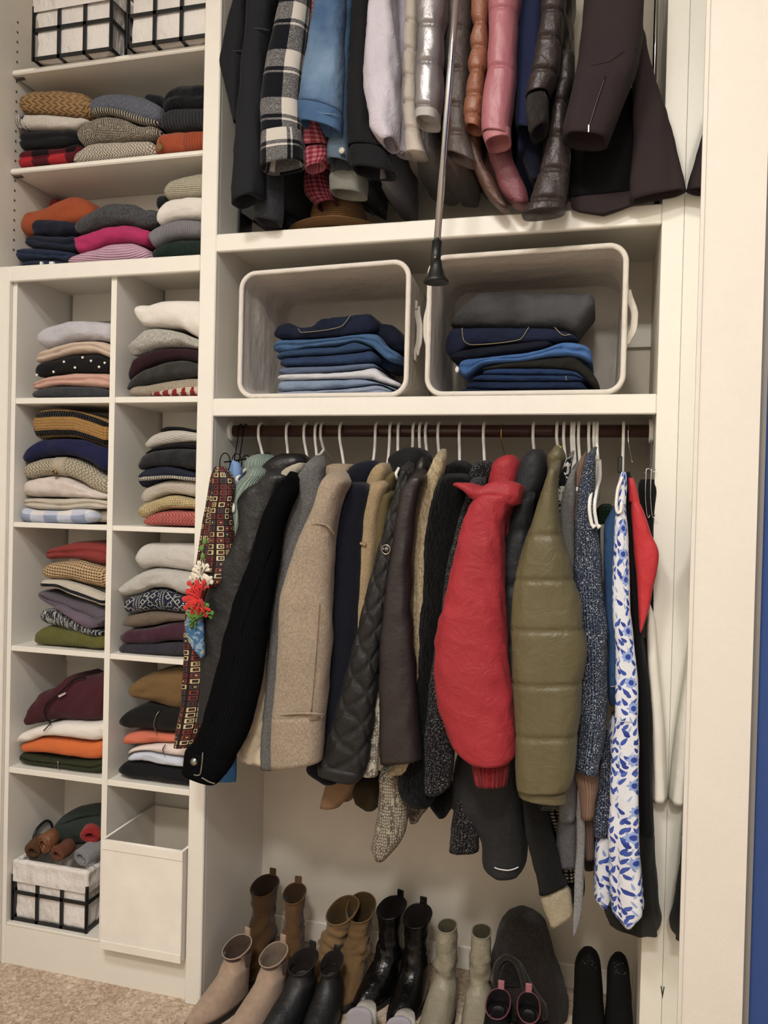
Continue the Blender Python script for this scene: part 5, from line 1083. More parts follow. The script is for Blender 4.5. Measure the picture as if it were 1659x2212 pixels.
G_('puffer_jacket', 'charcoal puffer jacket between the red and olive ones', 'jacket', CH, [
 ('collar', [(972,1142,1178),(985,1132,1182),(1010,1121,1182),(1040,1113,1178),(1065,1112,1165),(1082,1120,1148)], dict(Y=-.03, ry=.065, amp=.003)),
 ('sleeve', [(1078,1124,1155),(1110,1108,1150),(1145,1099,1146),(1200,1086,1140),(1265,1084,1135),(1320,1086,1130),(1420,1090,1125),(1500,1092,1120)], dict(Y=-.13, ry=.04, seams=[1146, 1265, 1390], sq=.2)),
 ('body_front', [(1560,1040,1120),(1640,985,1122),(1690,976,1128),(1735,972,1134),(1765,1010,1136),(1800,1035,1140),(1822,1042,1140),(1850,1043,1138),(1872,1048,1132),(1884,1066,1122)], dict(Y=-.02, ry=.05, amp=.003), CH2)], (1152, 1153, 972), BD(1155, .8, th=.013),
 extra=lambda t: t.add('white_piping', tube(on([(1850,1043,1138),(1872,1048,1132),(1884,1064,1124)], [(1068,1874),(1080,1878),(1095,1880),(1108,1878),(1120,1873)], -.02, .052, .002), .0016, 6, n=20), cloth('d8d8d4')))
OP = nylon('655c3c', .42, .3, .1, .35, 22)
SE = [1155, 1250, 1356, 1472, 1583]
def olive_extra(t):
    t.add('cuff', rowloft([((1688,1700),1116,1226),((1700,1712),1118,1224),((1715,1730),1122,1225)], Y=-.19, ry=.05, amp=.002, hole=True, ends=(True, False)), OP)
    t.add('yellow_tag', slab([(lambda q: (q[0], q[2]))(P(a, b, -.06)) for a, b in ((1193,976),(1208,963),(1214,966),(1205,978))], .003, 1, -.075), cloth('b8b83c'), smooth=False)
G_('puffer_jacket', 'olive green quilted puffer jacket with broad horizontal baffles', 'jacket', OP, [
 ('collar', [(964,1198,1214),(975,1190,1220),(990,1181,1223),(1004,1181,1218),(1015,1185,1212),(1030,1184,1210)], dict(Y=-.04, ry=.055, seams=[1005], sq=.15)),
 ('sleeve', [(1018,1186,1208),(1050,1175,1206),(1100,1158,1208),(1150,1143,1212),(1180,1132,1222),(1215,1122,1234),(1250,1115,1240),(1300,1107,1256),(1356,1104,1260),(1400,1105,1268),(1472,1108,1258),(1530,1111,1256),(1583,1113,1248),(1640,1114,1244),(1692,1117,1232),(1700,1118,1226)], dict(Y=-.19, ry=.06, seams=SE, sq=.1, sw=4.5, puck=.0026, amp=.003, dz=.005, m=64))], (1203, 1206, 968), BD(1208, .86, th=.013), extra=olive_extra)
LP = patches('15151a', 'b0ada6', None, 42, 2.5, .5)
G_('cardigan', 'black and white animal patterned cardigan beside the olive puffer', 'cardigan', LP, [
 ('shoulder', [(998,1222,1236),(1020,1212,1232),(1050,1203,1228),(1080,1198,1222),(1110,1198,1215),(1140,1203,1213)], dict(Y=-.07, ry=.025, hair=.001)),
 ('sleeve_end', [(1700,1150,1205),(1725,1152,1212),(1742,1160,1208)], dict(Y=-.09, ry=.03), snake_print('4a4a42', '17181a', .4))], (1218, 1222, 1000), BD(1222, .86))
GH = wool('6c6a68', .35, '86847f')
G_('sweatshirt', 'grey heather sweatshirt with long sleeves behind the olive puffer', 'sweatshirt', GH, [
 ('shoulder', [(1022,1232,1244),(1045,1222,1244),(1070,1214,1244),(1110,1208,1242),(1180,1215,1242),(1240,1228,1246)], dict(Y=-.08, ry=.025)),
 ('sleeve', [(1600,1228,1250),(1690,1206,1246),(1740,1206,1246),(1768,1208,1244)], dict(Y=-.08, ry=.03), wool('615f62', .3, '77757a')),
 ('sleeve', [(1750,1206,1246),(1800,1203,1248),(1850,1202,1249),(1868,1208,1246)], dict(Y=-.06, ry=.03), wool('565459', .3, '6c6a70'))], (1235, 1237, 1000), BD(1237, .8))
BR = rib('a07c66', .005, 'X', .8)
G_('ribbed_sweater', 'dusty beige ribbed sweater with doubled cuffs', 'sweater', BR, [
 ('shoulder', [(1000,1250,1264),(1030,1242,1262),(1080,1238,1256),(1130,1238,1252)], dict(Y=-.06, ry=.025)),
 ('sleeve', [(1600,1250,1292),(1660,1240,1294),(1705,1250,1292),(1722,1252,1288),(1764,1254,1284)], dict(Y=-.1, ry=.028)),
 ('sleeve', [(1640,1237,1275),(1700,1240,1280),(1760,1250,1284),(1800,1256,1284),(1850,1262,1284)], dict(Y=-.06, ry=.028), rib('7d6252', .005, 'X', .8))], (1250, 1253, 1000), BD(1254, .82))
MK = tweed('1a253c', '66758f', 'c0c6d0', .0048, .45)
G_('marled_sweater', 'navy and white marled chunky sweater beside the olive puffer', 'sweater', MK, [
 ('shoulder', [(990,1266,1286),(1020,1258,1287),(1060,1248,1285),(1110,1245,1286),(1200,1240,1298),(1300,1241,1306),(1400,1246,1312),(1500,1250,1311),(1600,1245,1306),(1620,1243,1302),((1655,1672),1240,1292)], dict(Y=-.12, ry=.04, amp=.004, hair=.0008)),
 ('sleeve', [(1580,1290,1318),(1640,1294,1322),(1700,1288,1323),(1770,1280,1321),(1802,1284,1314)], dict(Y=-.07, ry=.03, hair=.0008))], (1272, 1274, 992), BD(1278, .82))
G_('knit_sweater', 'dark green chunky knit behind the white hangers', 'sweater', knit('14361f', None, .009, .009, 1.), [('knit_roll', [(1088,1296,1322),(1100,1288,1328),(1118,1285,1326),(1132,1290,1310)], dict(Y=.02, ry=.04, hair=.001))], None)
DN = denim('24456e', '2f5480', .6)
G_('denim_jacket', 'blue denim jacket hanging between the marled sweater and the floral dress', 'jacket', DN, [
 ('shoulder', [(1106,1318,1340),(1130,1306,1342),(1160,1303,1342),(1240,1304,1342),(1340,1308,1344),(1420,1312,1348),(1490,1312,1348),(1518,1316,1346)], dict(Y=-.09, ry=.03)),
 ('cuff', [(1478,1312,1342),(1500,1313,1342),(1520,1318,1342)], dict(Y=-.095, ry=.034), denim('1b3152'))], (1290, 1293, 1010), BD(1296, .95, ztop=1.5), extra=lambda t: t.add('hem_stitching', tube([P(1319,1483,-.1285), P(1327,1483,-.13), P(1335,1484,-.1285)], .001, 6), cloth('b8a06a')))
hanger('empty white plastic hanger in front of the denim jacket', 1283, 1287, 1000, drop=.105, half=.2)
t = Thing('clothes_hanger')
xh = P(1290, 925, RY)[0]; o_ = RR+.005
t.add('hook', tube([P(1292, 1000, .03), (xh, RY-o_, RZ-.012), (xh, RY-o_, RZ+.004), (xh, RY-o_*.7, RZ+o_*.7), (xh, RY, RZ+o_), (xh, RY+o_*.7, RZ+o_*.7), (xh, RY+o_, RZ-.01)], .0042, 10, n=30), PLW)
for dx, y_ in ((0, -.165), (11, -.15)):
    t.add('shoulder_bar', tube([P(1289+dx*.6, 995, .02), P(1285+dx, 1030, -.06), P(1277+dx, 1062, y_+.02), P(1273+dx, 1095, y_), P(1276+dx, 1122, y_), P(1282+dx, 1140, y_), P(1286+dx, 1134, y_)], .0046, 10, n=30), PLW)
t.done('pair of nested empty white hangers in front of the marled sweater', 'hanger', 'white plastic hangers on the wooden rod')
FL = floral_print()
G_('floral_dress', 'white dress printed with blue flowers and leaves', 'dress', FL, [
 ('front', [(1020,1340,1354),(1050,1334,1354),(1090,1330,1352),(1150,1326,1356),(1200,1324,1358),(1300,1322,1360),(1400,1329,1370),(1500,1331,1377),(1570,1329,1378),(1600,1325,1381),(1700,1321,1379),(1800,1320,1383),(1900,1321,1389),(1965,1326,1393),(1994,1346,1366)], dict(Y=-.13, ry=.03, amp=.004, folds=3, fa=.005)),
 ('side_panel', [(1540,1318,1334),(1650,1310,1332),(1750,1296,1332),(1850,1283,1330),(1930,1282,1328),(1952,1296,1326)], dict(Y=-.06, ry=.03, amp=.004, folds=3, fa=.004))], (1347, 1345, 1020), None, extra=lambda t: (t.add('waist_seam', tube([P(1334,1560,-.158), P(1352,1558,-.163), P(1370,1560,-.158)], .001, 6, n=10), cloth('c4c8d8')), t.add('hanger_loop', tube([P(a, b, -.165) for a, b in ((1344,1030),(1334,1060),(1331,1090),(1335,1108),(1341,1106),(1343,1085))], .004, 8, n=24), PLW)))
BK = cloth('0d0e10', .1, .8, .1, .3)
G_('black_dress', 'long black dress with a sheer hem beside the floral one', 'dress', BK, [
 ('front', [(1020,1348,1364),(1080,1348,1370),(1200,1352,1374),(1300,1358,1382),(1400,1364,1392),(1500,1370,1404),(1600,1374,1408),(1700,1378,1408),(1800,1384,1412)], dict(Y=-.07, ry=.03, amp=.003, folds=4, fa=.004)),
 ('sheer_hem', [(1780,1374,1412),(1850,1360,1414),(1920,1330,1419),(1960,1305,1422),(1985,1310,1426),(2008,1370,1422)], dict(Y=-.07, ry=.04, amp=.003, folds=5, fa=.005), sheer())], None)
G_('red_blouse', 'scarlet satin blouse hanging in a pointed drape', 'blouse', cloth('c8232c', .05, .5, .1, .2, 200, .5), [
 ('strap', [(1032,1356,1370),(1050,1357,1374),(1085,1359,1382)], dict(Y=-.1, ry=.012)),
 ('drape', [(1080,1360,1382),(1120,1363,1396),(1150,1366,1406),(1200,1370,1424),(1232,1373,1421),(1270,1376,1411),(1310,1378,1404),(1345,1380,1392),(1364,1381,1385)], dict(Y=-.1, ry=.022, amp=.004))], None)
G_('black_trousers', 'black trousers clipped to a wire hanger beside the mirror', 'trousers', BK, [
 ('waist', [(1036,1376,1424),(1060,1378,1422),(1100,1384,1416),(1160,1392,1412),(1250,1396,1412),(1450,1398,1412),(1600,1400,1412)], dict(Y=.02, ry=.05)),
 ('leg', [(1380,1380,1404),(1500,1386,1408),(1650,1396,1410),(1728,1398,1409)], dict(Y=-.01, ry=.03)), ('leg', [(1500,1382,1404),(1700,1386,1410),(1780,1388,1412),(1798,1392,1411)], dict(Y=.02, ry=.03))], (1408, 1404, 1018), None, hlabel='silver wire clip hanger holding the black trousers', hmat=metal('b4b4b8', .15), r=.0014, arms=False, group=None,)
t = Thing('clip_hanger'); sm = metal('b8b8bc', .15)
t.add('hook', tube([P(1366, 1000, .05), P(1363, 985, .06), P(1357, 945, RY-RR-.004), (P(1357, 925, RY-RR)[0], RY-RR-.003, RZ+.004), (P(1357, 925, RY)[0], RY, RZ+RR+.003), (P(1357, 925, RY)[0], RY+RR+.004, RZ-.005)], .0014, 6, n=24), sm)
t.add('clip', box(*sorted((P(1362, 0, .03)[0], P(1372, 0, .03)[0])), .02, .045, P(1366, 1022, .03)[2], P(1366, 986, .03)[2], .002), plastic('1a1a1a'), smooth=False)
for px in (1396, 1407): t.add('clip', tube([P(px, 1010, -.03), P(px-2, 1060, -.035), P(px+1, 1110, -.035), P(px+4, 1120, -.035), P(px+8, 1112, -.035)], .0014, 6, n=20), sm)
t.add('bar', tube([P(1392, 1025, -.03), P(1400, 1012, -.03), P(1412, 1020, -.03), P(1416, 1014, -.03)], .0012, 6, n=14), sm)
t.done('silver wire skirt hanger with spring clips at the end of the rod', 'hanger')
WS = cloth('e6dfd2', .04, .8, .1, .2, 250, .2)
G_('white_skirt', 'off white pleated skirt hanging against the mirror', 'skirt', WS, [
 ('panel', [(1300,1396,1404),(1345,1396,1416),(1400,1397,1420),(1500,1402,1428),(1600,1406,1436),(1680,1407,1440),(1727,1406,1441)], dict(Y=-.03, ry=.03, amp=.002, folds=3, fa=.004))], None)
XW = tweed('0b0b0c', 'b0a488', None, .011, .45)
G_('bouclé_sweater'.replace('é', 'e'), 'black and cream woven sweater with a cream banded sleeve', 'sweater', XW, [
 ('body_front', [(1700,1160,1215),(1740,1162,1222),(1800,1175,1242),(1850,1188,1250),(1895,1206,1248)], dict(Y=-.02, ry=.035, hair=.0012)),
 ('hem', [(1870,1200,1262),(1920,1215,1264),(1960,1228,1250)], dict(Y=-.01, ry=.03), cloth('0c0c0d', .1)),
 ('sleeve', [(1700,1128,1170),(1740,1130,1182),(1800,1136,1195),(1850,1148,1208),(1890,1158,1216),((1930,1905),1165,1226)], dict(Y=-.09, ry=.028, hair=.001), boucle('070708', '131315')),
 ('cream_band', [((1930,1905),1163,1227),((1960,1935),1175,1234),((2000,1968),1190,1240)], dict(Y=-.09, ry=.029, hair=.0015), boucle('b8a888', 'cdbf9f'))], (1240, 1242, 1000), None)
G_('knit_scarf', 'thin light grey scarf trailing down below the sweatshirt', 'scarf', wool('7a7a7c', .3, '8f8f90'), [('hanging_end', [(1700,1246,1262),(1800,1246,1264),(1870,1243,1262),(1940,1240,1260),(1990,1238,1252),(2018,1237,1243)], dict(Y=-.1, ry=.01, amp=.004))], None)
G_('suede_jacket', 'tan brown jacket hem showing below the quilted jacket', 'jacket', cloth('8c6c4c', .08, .8), [('sleeve', [(1660,712,775),(1685,706,772),(1710,700,762),(1738,694,738)], dict(Y=-.02, ry=.04, hole=True, ends=(True, False))), ('hem', [(1690,745,790),(1712,742,775),(1722,745,765)], dict(Y=.03, ry=.04), cloth('7a5c3e'))], None, BD(852, .85, y0=.0, y1=.25))
G_('green_shirt', 'dark olive shirt tail behind the floral dress', 'shirt', cloth('3a3a2c', .1), [('tail', [(1780,1258,1290),(1850,1260,1286),(1876,1262,1284)], dict(Y=.1, ry=.02))], None)
hanger('white plastic hanger standing proud beside the oatmeal wool coat', 694, 698, 972, mat=plastic('d4d0c4', .25), drop=.06, half=.16)
# ------------------------------------------------------------------ clothes on the upper rod
gUp = 'clothes on the pull-down rod'
def ext(rows, up=170, k=.55):
    a, b = rows[0], rows[1]; sl = (a[1]+a[2]-b[1]-b[2])/2/(a[0]-b[0]+1e-9) if a[0] != b[0] else 0; c = (a[1]+a[2])/2; w = (a[2]-a[1])/2
    sl = max(-.25, min(.25, sl)); rest = tuple(a[3:])
    return [(a[0]-up, c-sl*up-w*k, c-sl*up+w*k)+rest, (a[0]-up*.5, c-sl*up*.5-w*.9, c-sl*up*.5+w*.9)+rest]+list(rows)
def UB(px, py, zhem, y0=-.09, y1=.3, th=.02, **k):
    """trunk below the upper rod, its front edge in line with the given pixel"""
    return (P(px, py, y0)[0], dict(y0=y0, y1=y1, ztop=UZ-.0135, zhem=zhem, th=th, slope=.14, **k))
def slab2(X, y0, y1, ztop, zhem, th, slope=.14, amp=.004, flare=0., seams=None, sq=.35):
    g = slabbody(X, y0, y1, ztop, zhem, th=th, slope=slope, amp=amp, flare=flare)
    if seams:
        V = g[0]; f = np.ones(len(V))
        for z in seams: f -= sq*np.exp(-((V[:, 2]-z)/.012)**2)
        V[:, 0] = X+(V[:, 0]-X)*f
    return g
def Up(name, label, cat, mat, pieces, body=None, bodymat=None, extra=None, seams=None):
    t = Thing(name)
    for pc in pieces:
        kw = dict(pc[2]); rows = pc[1]; e = kw.pop('ext', True)
        if e: rows = ext(rows)
        kw.setdefault('hole', 'sleeve' in pc[0]); t.add(pc[0], rowloft(rows, **kw), pc[3] if len(pc) > 3 else mat)
    if body: X, kw = body; t.add('body', slab2(X, seams=seams, **kw), bodymat or mat)
    if extra: extra(t)
    t.done(label, cat, gUp)
BT = cloth('1b1d22', .08, .8, .05, .2, 300, .4)
TJ1 = z5.rows([(0,215,300),(180,165,295),(330,136,285),(420,121,275),(560,150,262)]); TJ2 = z5.rows([(0,292,455),(180,285,435),(400,256,410)])
Up('track_jacket', 'black zip track jacket with shoulder seams next to the plaid flannel', 'jacket', BT, [
 ('sleeve', z5.rows([(0,215,300),(180,165,295),(330,136,285),(420,121,275),(560,150,262),(700,186,250),(810,216,246)]), dict(Y=-.02, ry=.04)),
 ('sleeve', z5.rows([(0,292,455),(180,285,435),(400,256,410),(700,231,395),(1000,207,385),(1150,196,380),((1220,1260),188,375),((1320,1260),195,330)]), dict(Y=-.11, ry=.04))], UB(588, 100, 2.5), extra=lambda t: (t.add('shoulder_seam', tube(on(TJ1, z5([(142,345),(180,328),(230,326),(275,338)]), -.02, .04, .0), .002, 6, n=12), cloth('3a3d40')), t.add('shoulder_seam', tube(on(TJ2, z5([(290,195),(320,182),(360,184),(420,196)]), -.11, .04, .0), .002, 6, n=12), cloth('3a3d40'))))
Up('sweatshirt', 'charcoal heather sweatshirt below the track jacket', 'sweatshirt', wool('2c2d30', .4, '3c3d42'), [('sleeve', z5.rows([(900,350,470),(1080,340,500),(1200,332,505),(1330,330,505),((1410,1440),332,490)]), dict(Y=-.04, ry=.04, ext=False)), ('hem', z5.rows([(1380,350,560),(1440,365,600),(1475,400,590)]), dict(Y=.08, ry=.05, ext=False), cloth('15161a'))], UB(600, 300, 2.36, y0=-.02))
t = Thing('garment_bag'); q = [P(*z5([p])[0], .12) for p in ((176,720),(166,1310),(318,1412),(335,1290),(330,800))]
t.add('folded_bag', slab([(a_[0], a_[2]) for a_ in q], .1, 1, .12), plastic('0e0f11', .6), smooth=False); t.done('flat black garment bag standing against the closet side', 'garment bag')
PF = plaid_flannel('13151c', '5a5a5c', 'bdb6ac', .125)
Up('flannel_shirt', 'black and white plaid flannel shirt', 'shirt', PF, [('sleeve', z5.rows([(0,505,690),(100,485,685),(300,440,660),(500,397,640),(700,376,630),(850,384,632),(950,378,640),((1080,1030),376,640)]), dict(Y=-.13, ry=.045))], UB(660, 60, 2.47, y0=-.06), extra=lambda t: t.add('cuff', rowloft(z5.rows([((880,850),384,632),((960,930),378,640),((1095,1045),376,642)]), Y=-.13, ry=.048, hole=True, amp=.001, ends=(False, False)), PF))
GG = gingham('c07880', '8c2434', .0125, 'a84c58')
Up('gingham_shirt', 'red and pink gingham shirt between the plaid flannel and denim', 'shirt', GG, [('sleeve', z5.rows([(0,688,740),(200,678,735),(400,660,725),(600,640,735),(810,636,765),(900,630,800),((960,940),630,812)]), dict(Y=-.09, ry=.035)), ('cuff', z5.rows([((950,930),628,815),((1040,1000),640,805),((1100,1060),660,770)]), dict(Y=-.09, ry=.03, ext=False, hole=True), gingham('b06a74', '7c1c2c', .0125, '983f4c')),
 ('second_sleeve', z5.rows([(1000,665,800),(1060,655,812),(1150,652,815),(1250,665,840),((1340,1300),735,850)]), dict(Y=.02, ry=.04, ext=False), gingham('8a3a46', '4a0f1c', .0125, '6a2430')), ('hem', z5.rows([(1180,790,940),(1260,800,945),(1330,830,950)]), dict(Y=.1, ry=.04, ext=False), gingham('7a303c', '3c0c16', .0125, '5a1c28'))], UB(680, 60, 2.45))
DJ = denim('38587e', '7592ae', .9)
DJC = z5.rows([((675,735),613,886),((740,800),616,886),((800,862),626,884)])
def dj_x(t):
    k = t.add('cuff', rowloft(z5.rows([((675,735),613,886),((740,800),616,886),((800,862),626,884)]), Y=-.15, ry=.05, hole=True, amp=.001, ends=(False, False)), denim('37587f', '587ba0', .6))
    t.add('cuff_stitching', tube(on(DJC, z5([(622,692),(700,708),(800,728),(876,745)]), -.15, .05, .0), .0013, 6, n=16), cloth('6a86a4'), sub=k)
Up('denim_jacket', 'mid blue denim jacket with a raw stitched cuff', 'jacket', DJ, [('sleeve', z5.rows([(0,735,905),(150,705,900),(300,675,896),(500,640,892),((670,730),613,886)]), dict(Y=-.15, ry=.048))], UB(735, 60, 2.42, y0=-.08), extra=dj_x)
def bt_x(t):
    q = P(*z5([(886,966)])[0], -.15); t.add('button', tube([q, q+np.array([0, -.004, 0])], .0082, 16), plastic('b9b4a4', .3))
Up('denim_shirt', 'blue grey denim shirt with a pale cuff button', 'shirt', denim('33506f', '5a7896', .7), [('sleeve', z5.rows([(0,895,970),(300,890,958),(600,880,940),(800,830,938),(900,815,936),((985,1000),800,936)]), dict(Y=-.1, ry=.04)), ('cuff', z5.rows([((880,890),818,938),((960,985),800,938),((1040,1060),806,945)]), dict(Y=-.1, ry=.044, ext=False, hole=True), denim('4d5f70', '6a7c8c', .7))], UB(762, 60, 2.43), extra=bt_x)
Up('grey_denim_jacket', 'washed grey denim jacket with a contrast stitched cuff', 'jacket', denim('3e4146', '55585c', .6), [('sleeve', z5.rows([(800,850,960),(1000,825,960),(1100,815,1010),((1150,1140),812,1030)]), dict(Y=-.04, ry=.04, ext=False)), ('cuff', z5.rows([((1105,1090),810,1038),((1180,1165),815,1045),((1240,1260),820,1040)]), dict(Y=-.04, ry=.045, ext=False, hole=True), denim('77776e', '8c8b80', .6))], UB(775, 60, 2.4, y0=-.03))
BD2 = denim('17171a', '222226', .5)
Up('black_denim_jacket', 'black denim jacket with a wide cuff', 'jacket', BD2, [('sleeve', z5.rows([(0,968,1085),(300,954,1075),(600,930,1070),(800,926,1075),(900,930,1130),((950,965),932,1185)]), dict(Y=-.12, ry=.045)), ('cuff', z5.rows([((940,945),932,1170),((1010,1030),936,1198),((1090,1130),955,1226)]), dict(Y=-.12, ry=.048, ext=False, hole=True))], UB(800, 60, 2.42))
LW = nylon('b9b2bc', .5, .45, .1, .3, 24)
def lw_x(t):
    q = P(*z5([(1268,972)])[0], -.09); t.add('snap', tube([q, q+np.array([0, -.004, 0])], .006, 12), plastic('d8d4cc'))
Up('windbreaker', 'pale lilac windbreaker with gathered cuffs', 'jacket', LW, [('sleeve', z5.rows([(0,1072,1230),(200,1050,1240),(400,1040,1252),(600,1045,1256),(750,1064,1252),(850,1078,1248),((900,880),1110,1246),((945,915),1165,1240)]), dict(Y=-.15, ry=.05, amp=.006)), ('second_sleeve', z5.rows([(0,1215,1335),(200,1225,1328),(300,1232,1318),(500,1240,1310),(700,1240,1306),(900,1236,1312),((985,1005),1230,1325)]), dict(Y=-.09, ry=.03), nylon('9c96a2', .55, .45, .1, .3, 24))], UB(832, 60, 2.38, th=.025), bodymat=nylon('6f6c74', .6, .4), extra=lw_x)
WP = nylon('b5aa9c', .5, .2, .1, .3, 18)
zs_ = [2.5+.075*k for k in range(9)]
Up('puffer_jacket', 'cream puffer jacket between the windbreaker and silver puffer', 'jacket', WP, [('front_edge', z5.rows([(0,1300,1385),(180,1290,1385),(350,1262,1380),(520,1255,1378),(690,1265,1380),(860,1275,1400),(1000,1290,1430)]), dict(Y=-.08, ry=.04, seams=[60, 120, 177, 233, 290], sq=.22, sw=4, puck=.002, dz=.005, m=56))], UB(898, 80, 2.46, y0=-.1, th=.045), seams=zs_)
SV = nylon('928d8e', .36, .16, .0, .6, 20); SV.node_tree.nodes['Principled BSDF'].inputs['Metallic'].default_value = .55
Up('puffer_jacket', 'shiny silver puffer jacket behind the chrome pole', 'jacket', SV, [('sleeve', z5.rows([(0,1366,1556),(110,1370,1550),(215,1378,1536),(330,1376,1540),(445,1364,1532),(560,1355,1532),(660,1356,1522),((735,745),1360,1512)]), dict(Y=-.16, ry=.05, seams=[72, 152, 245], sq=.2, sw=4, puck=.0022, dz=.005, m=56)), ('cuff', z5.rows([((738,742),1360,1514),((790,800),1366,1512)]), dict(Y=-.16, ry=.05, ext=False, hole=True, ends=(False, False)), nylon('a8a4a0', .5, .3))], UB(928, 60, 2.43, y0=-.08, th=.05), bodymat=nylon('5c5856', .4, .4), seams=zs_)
Up('puffer_jacket', 'taupe grey puffer jacket behind the chrome pole and silver one', 'jacket', nylon('5a4c48', .45, .3), [('sleeve', z6.rows([(0,145,305),(130,150,300),(230,150,296),(420,160,290),(600,160,285),(740,160,292),((840,900),160,330)]), dict(Y=-.09, ry=.045, seams=[75, 165, 240, 300], sq=.2, sw=4, puck=.002, dz=.005, m=56))], UB(985, 60, 2.42, y0=-.05, th=.04), seams=zs_)
CP = nylon('945a3e', .4, .35, .1, .4, 22)
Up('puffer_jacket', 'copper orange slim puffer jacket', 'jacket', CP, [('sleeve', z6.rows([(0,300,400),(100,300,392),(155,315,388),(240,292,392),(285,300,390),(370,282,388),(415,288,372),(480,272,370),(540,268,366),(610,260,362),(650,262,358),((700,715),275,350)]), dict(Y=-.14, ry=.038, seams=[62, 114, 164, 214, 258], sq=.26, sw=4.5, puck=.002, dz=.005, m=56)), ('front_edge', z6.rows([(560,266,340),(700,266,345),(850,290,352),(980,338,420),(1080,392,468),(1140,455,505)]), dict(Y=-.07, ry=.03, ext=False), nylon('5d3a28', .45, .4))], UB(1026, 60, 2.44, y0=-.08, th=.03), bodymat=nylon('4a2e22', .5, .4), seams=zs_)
PK = nylon('a8606a', .4, .2, .1, .4, 16)
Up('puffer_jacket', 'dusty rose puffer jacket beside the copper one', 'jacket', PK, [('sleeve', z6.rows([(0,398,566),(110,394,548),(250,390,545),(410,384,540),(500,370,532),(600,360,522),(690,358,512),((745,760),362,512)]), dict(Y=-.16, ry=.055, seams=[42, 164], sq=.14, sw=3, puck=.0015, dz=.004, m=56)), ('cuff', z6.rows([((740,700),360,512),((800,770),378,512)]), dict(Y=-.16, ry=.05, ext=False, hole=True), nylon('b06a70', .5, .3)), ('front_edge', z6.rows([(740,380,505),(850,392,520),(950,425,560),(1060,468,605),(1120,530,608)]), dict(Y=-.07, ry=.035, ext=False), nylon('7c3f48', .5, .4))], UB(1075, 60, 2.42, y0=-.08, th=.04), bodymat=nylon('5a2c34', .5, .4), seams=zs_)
Up('fleece_jacket', 'royal navy fleece jacket between the rose and brown puffers', 'jacket', cloth('20294c', .1, .9, .1), [('sleeve', z6.rows([(0,562,700),(200,545,690),(400,540,690),(650,538,690),((715,740),545,690)]), dict(Y=-.1, ry=.045)), ('hem', z6.rows([(680,545,700),(820,562,690),(940,598,680),(1010,630,670)]), dict(Y=-.02, ry=.05, ext=False), cloth('151a30'))], UB(1130, 60, 2.42))
DB = nylon('3b302e', .38, .4, .1, .4, 24)
Up('puffer_jacket', 'dark brown down jacket with a fur lined cuff', 'jacket', DB, [('sleeve', z6.rows([(0,680,810),(110,678,800),(240,652,786),(330,640,780),(420,616,766),((500,480),600,742),((545,520),596,722)]), dict(Y=-.16, ry=.05, seams=[42, 98, 168], sq=.26, sw=4.5, puck=.0025, dz=.005, m=56)), ('fur_cuff', z6.rows([((530,505),592,720),((640,600),596,716),((755,690),625,712)]), dict(Y=-.16, ry=.045, ext=False, hole=True, hair=.002), fur('2a2422', '3c3430')),
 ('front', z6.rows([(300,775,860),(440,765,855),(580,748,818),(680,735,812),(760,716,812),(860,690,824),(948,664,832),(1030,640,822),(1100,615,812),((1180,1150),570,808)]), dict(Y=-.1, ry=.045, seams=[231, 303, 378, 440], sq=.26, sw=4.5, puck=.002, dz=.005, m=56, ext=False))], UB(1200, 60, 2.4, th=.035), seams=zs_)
BC = cloth('33282a', .06, .85, .05, .25, 260, .3); LN = cloth('08080a', .05, .9, 0, .1)
BCS = z6.rows([(0,912,1232),(150,900,1230),(300,880,1212),(400,862,1190),(500,840,1152),(600,817,1112),((720,700),795,1070),((760,780),800,1040)])
def bc_x(t):
    t.add('cuff_zipper', tube(on(BCS, z6([(1025,415),(985,530),(945,660),(930,712)]), -.16, .055), .0016, 6, n=14), metal('4a4644', .4)); k = len(t.parts)-1
    t.add('zipper_pull', box(*[v for v in (lambda q: (q[0]-.002, q[0]+.002, -.2195, -.2155, q[2]-.009, q[2]+.009))(P(*z6([(934,700)])[0], -.216))], .0008), metal('9a968c', .35), sub=k, smooth=False)
    t.add('elbow_seam', tube(on(BCS, z6([(900,358),(960,352),(1040,335),(1100,295),(1195,255)]), -.16, .055, .0003), .0014, 6, n=20), BC)
Up('soft_shell_coat', 'long dark brown coat with a zipped cuff hanging over the rail', 'coat', BC, [('sleeve', z6.rows([(0,912,1232),(150,900,1230),(300,880,1212),(400,862,1190),(500,840,1152),(600,817,1112),((720,700),795,1070),((760,780),800,1040)]), dict(Y=-.16, ry=.055)), ('front_flap', z6.rows([(150,1130,1232),(300,1150,1262),(450,1160,1308),(600,1168,1360),(750,1172,1398),(900,1172,1432),((1010,1000),1165,1452),((1105,1035),1160,1460)]), dict(Y=-.062, ry=.028, ext=False, folds=2, fa=.004, hole=True)),
 ('lining', z6.rows([(450,900,1180),(700,850,1180),(900,835,1185),((1090,1050),825,1185)]), dict(Y=-.03, ry=.012, ext=False, p=4.), LN), ('back_hem', z6.rows([((1080,1040),830,1200),((1130,1085),840,1195),((1150,1110),880,1185),((1172,1130),1010,1130)]), dict(Y=-.045, ry=.01, ext=False, p=4., taper=False))], UB(1330, 60, 2.42, y0=.02, th=.012), bodymat=LN, extra=bc_x)
